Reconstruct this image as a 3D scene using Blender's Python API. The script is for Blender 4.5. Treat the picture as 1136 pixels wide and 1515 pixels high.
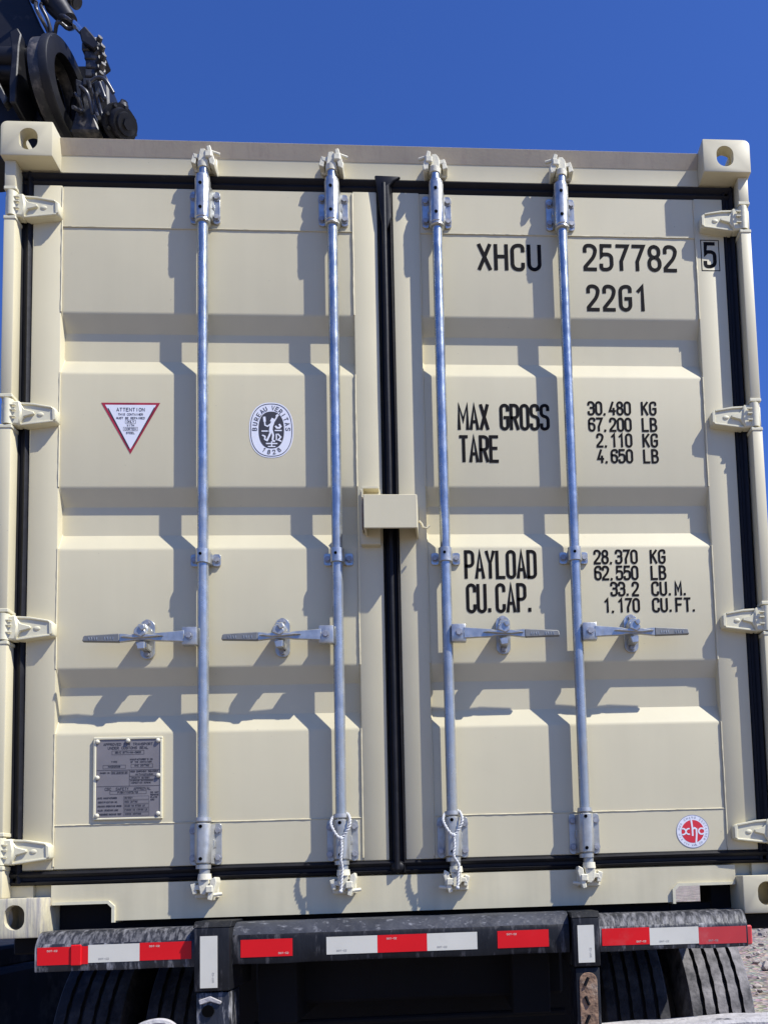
import bpy, bmesh, math, random
from mathutils import Vector, Matrix, noise
random.seed(7)
S = bpy.context.scene
COL = S.collection
for o in list(bpy.data.objects): bpy.data.objects.remove(o)

# ------------------------------------------------------------------ camera
cd = bpy.data.cameras.new('camera'); cam = bpy.data.objects.new('camera', cd); COL.objects.link(cam); S.camera = cam
cd.sensor_fit = 'VERTICAL'; cd.sensor_height = 36.0; cd.lens = 1300/1515*36
cd.shift_x = -181.92/1515; cd.shift_y = 432.88/1515
cd.clip_start = 0.05; cd.clip_end = 3000
cx = Vector((0.9973978, -0.0649935, -0.0312013)); cf = Vector((0.0675166, 0.9938203, 0.0881070)); cu = Vector((0.0252821, -0.0899844, 0.9956222))
cam.matrix_world = Matrix(((cx.x, cu.x, -cf.x, 0.14686), (cx.y, cu.y, -cf.y, -2.69413), (cx.z, cu.z, -cf.z, 0.11966), (0, 0, 0, 1)))

# ------------------------------------------------------------------ sky, sun, exposure
SUN = Vector((1.86, -1.0, 2.78)).normalized()
w = bpy.data.worlds.new("World"); S.world = w; w.use_nodes = True
nt = w.node_tree; bg = nt.nodes['Background']
sky = nt.nodes.new('ShaderNodeTexSky'); sky.sky_type = 'NISHITA'; sky.sun_disc = False
sky.sun_elevation = math.asin(SUN.z); sky.sun_rotation = math.atan2(SUN.x, SUN.y)
sky.altitude = 1500; sky.air_density = 1.0; sky.dust_density = 3.0; sky.ozone_density = 4.0
tint = nt.nodes.new('ShaderNodeMix'); tint.data_type = 'RGBA'; tint.blend_type = 'MULTIPLY'; tint.inputs[0].default_value = 1; tint.inputs[7].default_value = (.56, .90, 1.72, 1)
nt.links.new(sky.outputs[0], tint.inputs[6]); nt.links.new(tint.outputs[2], bg.inputs[0]); bg.inputs[1].default_value = 0.079
sd = bpy.data.lights.new('sun', 'SUN'); sd.energy = 4.9; sd.angle = math.radians(0.53); sd.color = (1, .98, .94)
so = bpy.data.objects.new('sun', sd); COL.objects.link(so); so.rotation_euler = SUN.to_track_quat('Z', 'Y').to_euler(); so.location = (8, -6, 12)
S.view_settings.view_transform = 'Standard'; S.view_settings.look = 'None'; S.view_settings.gamma = 1; S.view_settings.exposure = 0.5
S.render.engine = 'CYCLES'
S.cycles.max_bounces = 8

# ------------------------------------------------------------------ materials
def mat(name, col, rough=.5, metal=0, var=.06, vscale=6, bump=0, bscale=40, spec=.5, dirt=None, dscale=20, dlo=.62, dhi=.7, stretch=None, coat=0, damt=1.0, zgrade=None, streak=0):
    m = bpy.data.materials.new(name); m.use_nodes = True; n = m.node_tree.nodes; l = m.node_tree.links
    p = n['Principled BSDF']; p.inputs['Roughness'].default_value = rough; p.inputs['Metallic'].default_value = metal
    p.inputs['Specular IOR Level'].default_value = spec; p.inputs['Coat Weight'].default_value = coat
    tc = n.new('ShaderNodeTexCoord'); src = tc.outputs['Object']
    if stretch:
        mp = n.new('ShaderNodeMapping'); mp.inputs['Scale'].default_value = stretch; l.new(src, mp.inputs[0]); src2 = mp.outputs[0]
    else: src2 = src
    nz = n.new('ShaderNodeTexNoise'); nz.inputs['Scale'].default_value = vscale; nz.inputs['Detail'].default_value = 6; l.new(src, nz.inputs['Vector'])
    mr = n.new('ShaderNodeMapRange'); mr.inputs[1].default_value = .3; mr.inputs[2].default_value = .7
    mr.inputs[3].default_value = 1-var; mr.inputs[4].default_value = 1+var; l.new(nz.outputs['Fac'], mr.inputs[0])
    mx = n.new('ShaderNodeMix'); mx.data_type = 'RGBA'; mx.blend_type = 'MULTIPLY'; mx.inputs[0].default_value = 1
    mx.inputs[6].default_value = (*col, 1); l.new(mr.outputs[0], mx.inputs[7]); out = mx.outputs[2]
    if streak:
        mp3 = n.new('ShaderNodeMapping'); mp3.inputs['Scale'].default_value = (14, 14, .9); l.new(src, mp3.inputs[0]); n3 = n.new('ShaderNodeTexNoise'); n3.inputs['Scale'].default_value = 1.6; n3.inputs['Detail'].default_value = 7; l.new(mp3.outputs[0], n3.inputs['Vector'])
        r3 = n.new('ShaderNodeMapRange'); r3.inputs[1].default_value = .35; r3.inputs[2].default_value = .7; r3.inputs[3].default_value = 1+streak*.4; r3.inputs[4].default_value = 1-streak; l.new(n3.outputs['Fac'], r3.inputs[0])
        m3 = n.new('ShaderNodeMix'); m3.data_type = 'RGBA'; m3.blend_type = 'MULTIPLY'; m3.inputs[0].default_value = 1; l.new(out, m3.inputs[6]); l.new(r3.outputs[0], m3.inputs[7]); out = m3.outputs[2]
    if dirt:
        d = n.new('ShaderNodeTexNoise'); d.inputs['Scale'].default_value = dscale; d.inputs['Detail'].default_value = 8; d.inputs['Roughness'].default_value = .65
        l.new(src2, d.inputs['Vector'])
        dm = n.new('ShaderNodeMapRange'); dm.inputs[1].default_value = dlo; dm.inputs[2].default_value = dhi; dm.inputs[4].default_value = damt; l.new(d.outputs['Fac'], dm.inputs[0]); dsrc = dm.outputs[0]
        if zgrade:  # blends the second colour in more towards the bottom
            sp = n.new('ShaderNodeSeparateXYZ'); l.new(src, sp.inputs[0]); zr = n.new('ShaderNodeMapRange'); zr.inputs[1].default_value = zgrade[0]; zr.inputs[2].default_value = zgrade[1]; zr.inputs[3].default_value = zgrade[2]; zr.inputs[4].default_value = 0; l.new(sp.outputs['Z'], zr.inputs[0])
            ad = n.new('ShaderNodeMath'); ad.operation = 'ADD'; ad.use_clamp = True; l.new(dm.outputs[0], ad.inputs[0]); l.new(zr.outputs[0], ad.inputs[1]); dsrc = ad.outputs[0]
        m2 = n.new('ShaderNodeMix'); m2.data_type = 'RGBA'; l.new(dsrc, m2.inputs[0]); l.new(out, m2.inputs[6]); m2.inputs[7].default_value = (*dirt, 1); out = m2.outputs[2]
        if metal > 0:
            im = n.new('ShaderNodeMath'); im.operation = 'MULTIPLY_ADD'; im.inputs[1].default_value = -metal; im.inputs[2].default_value = metal; l.new(dsrc, im.inputs[0]); l.new(im.outputs[0], p.inputs['Metallic'])
    l.new(out, p.inputs['Base Color'])
    r2 = n.new('ShaderNodeMapRange'); r2.inputs[3].default_value = max(0, rough-.08); r2.inputs[4].default_value = min(1, rough+.1); l.new(nz.outputs['Fac'], r2.inputs[0]); l.new(r2.outputs[0], p.inputs['Roughness'])
    if bump:
        b = n.new('ShaderNodeTexNoise'); b.inputs['Scale'].default_value = bscale; b.inputs['Detail'].default_value = 4; l.new(src2, b.inputs['Vector'])
        bn = n.new('ShaderNodeBump'); bn.inputs['Strength'].default_value = bump; bn.inputs['Distance'].default_value = .01; l.new(b.outputs['Fac'], bn.inputs['Height']); l.new(bn.outputs[0], p.inputs['Normal'])
    return m
BEI = (.575, .517, .343)
paint = mat('beige paint', BEI, .5, var=.035, vscale=3, streak=.018, bump=.06, bscale=5, dirt=(.30, .26, .20), dscale=80, dlo=.705, dhi=.73, spec=.35)
paint_sill = mat('beige paint with road specks', BEI, .5, var=.05, streak=.07, vscale=7, bump=.06, bscale=12, dirt=(.26, .21, .15), dscale=60, dlo=.70, dhi=.76, spec=.35)
paint_gutter = mat('beige paint darkened for grazing sun', (.47, .39, .26), .7, var=.08, vscale=9, bump=.05, dirt=(.36, .27, .20), dscale=6, dlo=.5, dhi=.75, stretch=(9, 9, 1), damt=.5)  # browner colour paints in the dimness of grazing sun on the lip
paint_scraped = mat('scraped paint and bare steel', BEI, .5, var=.08, vscale=12, bump=.2, bscale=30, dirt=(.27, .25, .24), dscale=5, dlo=.44, dhi=.62, stretch=(16, 4, 1.2), damt=.8)
cast_paint = mat('cream sprayed forging paint', (.62, .575, .40), .5, var=.04, vscale=14, bump=.06, bscale=60, spec=.4)
white_paint = mat('thick cream paint on lock cams', (.63, .59, .44), .5, var=.06, vscale=30, bump=.12, bscale=120, dirt=(.35, .3, .24), dscale=70, dlo=.64, dhi=.72)
rubber = mat('black rubber seal', (.008, .008, .010), .5, var=.2, vscale=20, bump=.1, bscale=30, dirt=(.06, .055, .05), dscale=14, dlo=.6, dhi=.8, stretch=(1, 1, 1), damt=.35, spec=.22)
zinc = mat('galvanised steel', (.50, .50, .46), .32, .85, var=.18, vscale=45, bump=.08, bscale=90, dirt=(.27, .26, .225), dscale=18, dlo=.52, dhi=.74, stretch=(1, 1, .6), damt=.6, zgrade=(.3, 1.3, .45))
zinc_tube = mat('galvanised tube', (.46, .49, .49), .25, .92, var=.16, vscale=26, bump=.12, bscale=40, dirt=(.25, .24, .205), dscale=9, dlo=.48, dhi=.75, stretch=(3, 3, .7), damt=.5, zgrade=(.5, 1.5, .55))
zinc_dull = mat('dull galvanised plate', (.42, .43, .45), .48, .6, var=.15, vscale=50, bump=.15, bscale=80)
grip = mat('cast handle grip', (.20, .20, .185), .5, .4, var=.1, vscale=60, bump=.05, bscale=150)
bolt_m = mat('dull bolt', (.34, .34, .34), .5, .6, var=.2, vscale=80)
dark_hole = mat('hole black', (.003, .003, .003), .9, var=0, spec=.02)
ink = mat('black lettering', (.010, .009, .009), .8, var=.2, vscale=20, spec=.08)
ink_grey = mat('engraved black', (.035, .033, .037), .5, var=.1)
sticker = mat('white vinyl', (.72, .72, .74), .35, var=.03)
red_ink = mat('red ink', (.62, .025, .035), .4, var=.06)
dred = mat('dark red ink', (.33, .02, .035), .4, var=.4, vscale=14)
plate_m = mat('aluminium data plate', (.205, .188, .18), .55, .15, var=.08, vscale=18)
black_steel = mat('black chassis paint', (.009, .0095, .011), .5, var=.3, vscale=12, bump=.25, bscale=35, dirt=(.27, .26, .26), dscale=32, dlo=.56, dhi=.72, stretch=(1.4, 1, .3), damt=.28, spec=.22)
black_scr = mat('scuffed black chassis paint', (.011, .012, .015), .45, var=.3, vscale=12, bump=.3, bscale=40, dirt=(.42, .41, .40), dscale=30, dlo=.52, dhi=.68, stretch=(1.6, 1, .35), damt=.6)
top_scuff = mat('dusty scuffed bumper top', (.016, .017, .021), .5, var=.3, vscale=12, bump=.35, bscale=40, dirt=(.30, .29, .29), dscale=60, dlo=.44, dhi=.70, stretch=(1.3, .5, .4), damt=.6, spec=.3)
black_dull = mat('dark underframe', (.006, .006, .007), .8, var=.3, spec=.2)
rust = mat('rusty casting', (.20, .12, .07), .8, var=.4, vscale=30, bump=.7, bscale=50, dirt=(.34, .27, .20), dscale=16, dlo=.5, dhi=.62)
tape_red = mat('red reflective tape', (.64, .007, .010), .45, var=.05, vscale=8, dirt=(.5, .10, .09), dscale=10, dlo=.6, dhi=.8, damt=.4, spec=.25)
tape_red_old = mat('faded red reflective tape', (.50, .035, .035), .4, var=.1, vscale=8, dirt=(.45, .22, .19), dscale=8, dlo=.5, dhi=.7, damt=.5)
tape_white = mat('white reflective tape', (.62, .595, .49), .35, var=.05, vscale=8, dirt=(.45, .42, .36), dscale=10, dlo=.55, dhi=.75, damt=.5, coat=.3)
tyre_m = mat('dusty tyre rubber', (.025, .024, .025), .8, var=.3, vscale=15, bump=.4, bscale=60, dirt=(.28, .26, .25), dscale=11, dlo=.36, dhi=.70, damt=.9)
tyre_shade = mat('tyre rubber darkened for shade', (.016, .016, .018), .75, var=.3, vscale=15, bump=.3, bscale=60, dirt=(.09, .085, .08), dscale=11, dlo=.45, dhi=.75, damt=.7, spec=.25)  # darker copy paints in the shade on left and inner tyres
groove_m = mat('tyre groove rubber', (.012, .012, .013), .85, var=.2)
rim_m = mat('white wheel rim', (.45, .44, .42), .5, var=.2)
dust_bar = mat('dust covered steel', (.36, .34, .32), .8, var=.2, vscale=14, bump=.8, bscale=35, dirt=(.06, .06, .065), dscale=12, dlo=.6, dhi=.66)
crane_m = mat('black crane paint', (.010, .010, .012), .45, var=.3, vscale=4, bump=.12, bscale=20, dirt=(.16, .15, .14), dscale=9, dlo=.60, dhi=.85, damt=.4, spec=.3)
crane_grime = mat('greasy crane casting', (.018, .018, .019), .45, var=.4, vscale=20, bump=.25, bscale=30, dirt=(.22, .19, .16), dscale=12, dlo=.5, dhi=.7, damt=.6)
chrome = mat('chromed rod', (.75, .76, .8), .15, 1, var=.05)
rope_m = mat('white twisted rope', (.50, .50, .48), .8, var=.1, vscale=90)

# ------------------------------------------------------------------ mesh helpers
def BM(): return bmesh.new()
def box(bm, x0, x1, y0, y1, z0, z1, bev=0, seg=1):
    r = bmesh.ops.create_cube(bm, size=1)['verts']
    for v in r: v.co = Vector(((x0+x1)/2+v.co.x*(x1-x0), (y0+y1)/2+v.co.y*(y1-y0), (z0+z1)/2+v.co.z*(z1-z0)))
    if bev:
        es = list({e for v in r for e in v.link_edges})
        bmesh.ops.bevel(bm, geom=es, offset=bev, segments=seg, affect='EDGES', profile=.5)
def cyl(bm, p0, p1, r0, r1=None, n=20, caps=True):
    p0, p1 = Vector(p0), Vector(p1); r1 = r0 if r1 is None else r1; d = p1-p0
    M = Matrix.Translation((p0+p1)/2) @ d.to_track_quat('Z', 'Y').to_matrix().to_4x4()
    bmesh.ops.create_cone(bm, cap_ends=caps, segments=n, radius1=r0, radius2=r1, depth=d.length, matrix=M)
def ball(bm, c, r, s=(1, 1, 1), u=14, v=8):
    M = Matrix.Translation(Vector(c)) @ Matrix.Diagonal((s[0], s[1], s[2], 1))
    bmesh.ops.create_uvsphere(bm, u_segments=u, v_segments=v, radius=r, matrix=M)
def prism(bm, pts, y0, y1, axis='y', bev=0):
    # polygon pts in the two other axes, extruded along axis
    def P(a, b, t): return {'y': (a, t, b), 'x': (t, a, b), 'z': (a, b, t)}[axis]
    A = [bm.verts.new(P(a, b, y0)) for a, b in pts]; B = [bm.verts.new(P(a, b, y1)) for a, b in pts]
    fs = [bm.faces.new(A), bm.faces.new(B[::-1])]
    n = len(pts)
    for i in range(n): fs.append(bm.faces.new((A[i], B[i], B[(i+1) % n], A[(i+1) % n])))
    bmesh.ops.recalc_face_normals(bm, faces=fs)
    if bev:
        es = list({e for f in fs for e in f.edges})
        bmesh.ops.bevel(bm, geom=es, offset=bev, segments=1, affect='EDGES')
def tube(bm, pts, r, n=8, closed=False):
    pts = [Vector(p) for p in pts]; rings = []; N = len(pts); up = Vector((0, 1, .1)).normalized()
    for i, p in enumerate(pts):
        a = pts[(i-1) % N] if closed else pts[max(i-1, 0)]; b = pts[(i+1) % N] if closed else pts[min(i+1, N-1)]
        t = (b-a).normalized(); u = t.cross(up)
        if u.length < 1e-3: u = t.cross(Vector((1, 0, 0)))
        u.normalize(); v = t.cross(u).normalized(); up = v if False else up
        rr = r[i] if isinstance(r, (list, tuple)) else r
        rings.append([bm.verts.new(p+(u*math.cos(k*2*math.pi/n)+v*math.sin(k*2*math.pi/n))*rr) for k in range(n)])
    M = N if closed else N-1
    for i in range(M):
        A, B = rings[i], rings[(i+1) % N]
        for k in range(n): bm.faces.new((A[k], A[(k+1) % n], B[(k+1) % n], B[k]))
    if not closed: bm.faces.new(rings[0][::-1]); bm.faces.new(rings[-1])
def rrect(x0, x1, z0, z1, r, n=5):
    out = []
    for cxx, czz, a0 in ((x1-r, z1-r, 0), (x0+r, z1-r, 90), (x0+r, z0+r, 180), (x1-r, z0+r, 270)):
        for k in range(n+1):
            a = math.radians(a0+90*k/n); out.append((cxx+r*math.cos(a), czz+r*math.sin(a)))
    return out
def spline(P, n=10):
    P = [Vector(p) for p in P]; out = []
    for i in range(len(P)-1):
        a = P[max(i-1, 0)]; b = P[i]; c = P[i+1]; d = P[min(i+2, len(P)-1)]
        for k in range(n):
            t = k/n; out.append(.5*((2*b)+(-a+c)*t+(2*a-5*b+4*c-d)*t*t+(-a+3*b-3*c+d)*t**3))
    out.append(P[-1]); return out

# ------------------------------------------------------------------ object helpers
def root(name, loc, label, cat, group=None):
    o = bpy.data.objects.new(name, None); COL.objects.link(o); o.location = loc; o.empty_display_size = .1
    o['label'] = label; o['category'] = cat
    if group: o['group'] = group
    return o
def mk(name, bm, m, parent=None, ang=35, label=None):
    bmesh.ops.recalc_face_normals(bm, faces=bm.faces[:])
    c = math.radians(ang)
    for f in bm.faces: f.smooth = True
    for e in bm.edges:
        if len(e.link_faces) != 2 or e.calc_face_angle(0) > c: e.smooth = False
    me = bpy.data.meshes.new(name); bm.to_mesh(me); bm.free()
    for k in (m if isinstance(m, (list, tuple)) else [m]): me.materials.append(k)
    o = bpy.data.objects.new(name, me); COL.objects.link(o)
    if parent is not None:
        o.parent = parent
        if parent.type == 'EMPTY': o.location = -parent.location
    if label: o['label'] = label
    return o
def sheet(name, m, parent, polys, y, label=None):
    bm = BM()
    for p in polys: bm.faces.new([bm.verts.new((a, y, b)) for a, b in p])
    for f in bm.faces:
        f.normal_update()
        if f.normal.y > 0: f.normal_flip()
    me = bpy.data.meshes.new(name); bm.to_mesh(me); bm.free(); me.materials.append(m)
    o = bpy.data.objects.new(name, me); COL.objects.link(o); o.parent = parent
    if parent.type == 'EMPTY': o.location = -parent.location
    if label: o['label'] = label
    return o

# ------------------------------------------------------------------ stroke lettering
R1 = 1
G = {
 '0': [[(0,0,1),(1,0,1),(1,1,1),(0,1,1),'c']], '1': [[(.2,.8),(.62,1),(.62,0)]],
 '2': [[(0,.74),(0,1,1),(1,1,1),(1,.6,1),(0,.1),(0,0),(1,0)]],
 '3': [[(0,.78),(0,1,1),(1,1,1),(1,.54,1),(.35,.54)],[(.5,.54),(1,.54,1),(1,0,1),(0,0,1),(0,.22)]],
 '4': [[(.6,1),(0,.28),(1,.28)],[(.74,.5),(.74,0)]],
 '5': [[(.95,1),(.08,1),(.03,.56),(.2,.64),(1,.64,1),(1,0,1),(0,0,1),(0,.2)]],
 '6': [[(1,.8),(1,1,1),(0,1,1),(0,0,1),(1,0,1),(1,.58,1),(.05,.58)]],
 '7': [[(0,1),(1,1),(.38,.35),(.38,0)]],
 '8': [[(.06,.54,1),(.94,.54,1),(.94,1,1),(.06,1,1),'c'],[(0,0,1),(1,0,1),(1,.54,1),(0,.54,1),'c']],
 '9': [[(0,.2),(0,0,1),(1,0,1),(1,1,1),(0,1,1),(0,.42,1),(.95,.42)]],
 '.': [[(.12,.01),(.12,.09)]], ',': [[(.16,.05),(.09,-.04)]],
 'A': [[(0,0),(.5,1),(1,0)],[(.18,.3),(.82,.3)]], 'B': [[(0,0),(0,1),(.92,1,1),(.92,.53,1),(0,.53)],[(0,.53),(1,.53,1),(1,0,1),(0,0)]],
 'C': [[(1,.76),(1,1,1),(0,1,1),(0,0,1),(1,0,1),(1,.24)]], 'D': [[(0,0),(0,1),(1,1,1),(1,0,1),(0,0)]],
 'E': [[(1,1),(0,1),(0,0),(1,0)],[(0,.53),(.85,.53)]], 'F': [[(1,1),(0,1),(0,0)],[(0,.53),(.85,.53)]],
 'G': [[(1,.78),(1,1,1),(0,1,1),(0,0,1),(1,0,1),(1,.48),(.52,.48)]], 'H': [[(0,0),(0,1)],[(1,0),(1,1)],[(0,.53),(1,.53)]],
 'I': [[(.5,0),(.5,1)]], 'K': [[(0,0),(0,1)],[(1,1),(0,.42)],[(.3,.62),(1,0)]], 'L': [[(0,1),(0,0),(1,0)]],
 'M': [[(0,0),(0,1),(.5,.35),(1,1),(1,0)]], 'N': [[(0,0),(0,1),(1,0),(1,1)]], 'O': [[(0,0,1),(1,0,1),(1,1,1),(0,1,1),'c']],
 'P': [[(0,0),(0,1),(1,1,1),(1,.45,1),(0,.45)]], 'Q': [[(0,0,1),(1,0,1),(1,1,1),(0,1,1),'c'],[(.6,.25),(1,-.05)]],
 'R': [[(0,0),(0,1),(1,1,1),(1,.47,1),(0,.47)],[(.5,.47),(1,0)]],
 'S': [[(1,.8),(1,1,1),(0,1,1),(0,.54,1),(1,.52,1),(1,0,1),(0,0,1),(0,.2)]], 'T': [[(0,1),(1,1)],[(.5,1),(.5,0)]],
 'U': [[(0,1),(0,0,1),(1,0,1),(1,1)]], 'V': [[(0,1),(.5,0),(1,1)]], 'W': [[(0,1),(.25,0),(.5,.7),(.75,0),(1,1)]],
 'X': [[(0,0),(1,1)],[(0,1),(1,0)]], 'Y': [[(0,1),(.5,.5),(1,1)],[(.5,.5),(.5,0)]], '-': [[(.1,.5),(.9,.5)]], ':': [[(.5,.2),(.5,.3)],[(.5,.6),(.5,.7)]],
 "'": [[(.5,1),(.4,.8)]], '/': [[(0,0),(1,1)]],
}
def roundp(path, closed, rad):
    out = []; n = len(path)
    for i, p in enumerate(path):
        if len(p) == 2 or (not closed and i in (0, n-1)): out.append(Vector(p[:2])); continue
        P = Vector(p[:2]); A = Vector(path[i-1][:2])-P; B = Vector(path[(i+1) % n][:2])-P
        r = min(rad, A.length*.5, B.length*.5)
        if r < 1e-6: out.append(P); continue
        a = P+A.normalized()*r; b = P+B.normalized()*r
        for k in range(6):
            t = k/5; t2 = t
            out.append(a*(1-t2)**2+P*2*t2*(1-t2)*.75+b*t2**2+(a+b)*.5*2*t2*(1-t2)*.25)
    return out
def ribbon(bm, pts, closed, sw, y, tf=None):
    n = len(pts); L = []; Rr = []
    if not closed and n > 1:
        pts = list(pts); d = (pts[0]-pts[1]); pts[0] = pts[0]+d.normalized()*sw*.5*0.6; d = (pts[-1]-pts[-2]); pts[-1] = pts[-1]+d.normalized()*sw*.5*0.6
    for i in range(n):
        a = pts[i-1] if (closed or i > 0) else None; b = pts[(i+1) % n] if (closed or i < n-1) else None
        d1 = (pts[i]-a) if a is not None else (b-pts[i]); d2 = (b-pts[i]) if b is not None else (pts[i]-a)
        if d1.length < 1e-9: d1 = d2
        if d2.length < 1e-9: d2 = d1
        d1 = d1.normalized(); d2 = d2.normalized(); n1 = Vector((-d1.y, d1.x)); n2 = Vector((-d2.y, d2.x)); m = n1+n2
        if m.length < .2: m = n1
        m.normalize(); k = min(1/max(m.dot(n1), .35), 2.2)*sw*.5
        for lst, s in ((L, 1), (Rr, -1)):
            q = pts[i]+m*k*s
            if tf: q = Vector(tf(q.x, q.y))
            lst.append(bm.verts.new((q.x, y, q.y)))
    for i in range(n if closed else n-1):
        j = (i+1) % n
        try:
            f = bm.faces.new((L[i], Rr[i], Rr[j], L[j]))
        except ValueError: pass
def text(bm, s, x, z, h, gw, adv, sw, y, tf=None, align='l', slant=0):
    # glyph centre-line box gw x h, baseline z, first glyph's left stroke centre at x
    wf = lambda c: (1.25 if c in 'MW' and len(s) > 4 and h > .05 else 1)
    W = sum((adv*.8 if c in '.,' else adv) for c in s)-(adv-gw)
    if align == 'r': x -= W
    if align == 'c': x -= W/2
    k = 0
    for c in s:
        if c in G:
            for st in G[c]:
                cl = st[-1] == 'c'; path = st[:-1] if cl else st
                path = [((p[0]*gw*wf(c), p[1]*h)+tuple(p[2:])) for p in path]
                pts = [Vector((x+q.x+slant*q.y, z+q.y)) for q in roundp(path, cl, gw*.5)]
                ribbon(bm, pts, cl, sw, y-1e-5*(k % 7), tf); k += 1
        x += adv*.8 if c in '.,' else adv+gw*(wf(c)-1)
    return x
def fin(name, bm, m, parent, label=None):
    for f in bm.faces:
        f.normal_update()
        if f.normal.y > 0: f.normal_flip()
    me = bpy.data.meshes.new(name); bm.to_mesh(me); bm.free(); me.materials.append(m)
    o = bpy.data.objects.new(name, me); COL.objects.link(o); o.parent = parent
    if parent.type == 'EMPTY': o.location = -parent.location
    if label: o['label'] = label
    return o

# ================================================================== GROUND
GZ = -1.05
def ground():
    m = bpy.data.materials.new('pale gravel'); m.use_nodes = True; n = m.node_tree.nodes; l = m.node_tree.links; p = n['Principled BSDF']; p.inputs['Roughness'].default_value = .95
    tc = n.new('ShaderNodeTexCoord'); v = n.new('ShaderNodeTexVoronoi'); v.inputs['Scale'].default_value = 14; l.new(tc.outputs['Object'], v.inputs['Vector'])
    nz = n.new('ShaderNodeTexNoise'); nz.inputs['Scale'].default_value = 2.5; nz.inputs['Detail'].default_value = 12; nz.inputs['Roughness'].default_value = .7; l.new(tc.outputs['Object'], nz.inputs['Vector'])
    cr = n.new('ShaderNodeValToRGB'); cr.color_ramp.elements[0].position = .3; cr.color_ramp.elements[0].color = (.175, .138, .105, 1); cr.color_ramp.elements[1].position = .7; cr.color_ramp.elements[1].color = (.43, .365, .295, 1); l.new(nz.outputs['Fac'], cr.inputs[0])
    mx = n.new('ShaderNodeMix'); mx.data_type = 'RGBA'; mx.blend_type = 'MULTIPLY'; mx.inputs[0].default_value = .35; l.new(cr.outputs[0], mx.inputs[6]); l.new(v.outputs['Color'], mx.inputs[7]); n2 = n.new('ShaderNodeTexNoise'); n2.inputs['Scale'].default_value = .8; n2.inputs['Detail'].default_value = 5; l.new(tc.outputs['Object'], n2.inputs['Vector']); r2 = n.new('ShaderNodeMapRange'); r2.inputs[1].default_value = .38; r2.inputs[2].default_value = .62; r2.inputs[3].default_value = .65; r2.inputs[4].default_value = 1.2; l.new(n2.outputs['Fac'], r2.inputs[0]); m4 = n.new('ShaderNodeMix'); m4.data_type = 'RGBA'; m4.blend_type = 'MULTIPLY'; m4.inputs[0].default_value = 1; l.new(mx.outputs[2], m4.inputs[6]); l.new(r2.outputs[0], m4.inputs[7]); l.new(m4.outputs[2], p.inputs['Base Color'])
    b = n.new('ShaderNodeBump'); b.inputs['Strength'].default_value = .9; b.inputs['Distance'].default_value = .06; l.new(v.outputs['Distance'], b.inputs['Height']); l.new(b.outputs[0], p.inputs['Normal'])
    bm = BM(); R_ = 1500
    xs = [-R_, -300, -80, -40]+[i*.5 for i in range(-40, 61)]+[60, 120, 300, R_]; ys = [-R_, -200, -30]+[i*.5 for i in range(-10, 101)]+[80, 200, R_]
    g = [[None]*len(ys) for _ in xs]
    for i, x in enumerate(xs):
        for j, y in enumerate(ys):
            r = max(0, math.hypot(x, y)-4); z = GZ+.06*noise.noise(Vector((x*.8, y*.8, 0)))*min(1, r/6)+.04*noise.noise(Vector((x*2.3, y*2.3, 4)))*min(1, r/3)
            g[i][j] = bm.verts.new((x, y, z))
    for i in range(len(xs)-1):
        for j in range(len(ys)-1): bm.faces.new((g[i][j], g[i+1][j], g[i+1][j+1], g[i][j+1]))
    o = mk('ground', bm, m); o['kind'] = 'structure'
    # loose stones, uncountable
    bm = BM()
    for k in range(1500):
        if k < 1000: x = random.uniform(1.6, 9); y = random.uniform(2, 22)
        else: x = random.uniform(-8, -1.6); y = random.uniform(2, 14)
        r = random.uniform(.015, .06)*(1.8 if random.random() < .08 else 1)
        M = Matrix.Translation((x, y, GZ+r*.3)) @ Matrix.Rotation(random.uniform(0, 6), 4, 'Z') @ Matrix.Diagonal((random.uniform(.8, 1.5), random.uniform(.8, 1.2), random.uniform(.5, .9), 1))
        vs = bmesh.ops.create_icosphere(bm, subdivisions=1, radius=r, matrix=M)['verts']
        for q in vs: q.co += Vector((random.uniform(-1, 1), random.uniform(-1, 1), random.uniform(-1, 1)))*r*.2
    st = mk('loose_stones', bm, mat('stone', (.32, .275, .235), .9, var=.35, vscale=2, bump=.4, bscale=20), ang=1); st['kind'] = 'stuff'; st['label'] = 'loose pale stones scattered over the gravel'; st['category'] = 'stones'
ground()

# ================================================================== CONTAINER
C = root('shipping_container', (0, 3.03, 0), 'beige steel shipping container standing on the trailer, its closed double doors facing the viewer', 'shipping container')
XW = 1.219; H = 2.591; YD = .067
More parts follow.
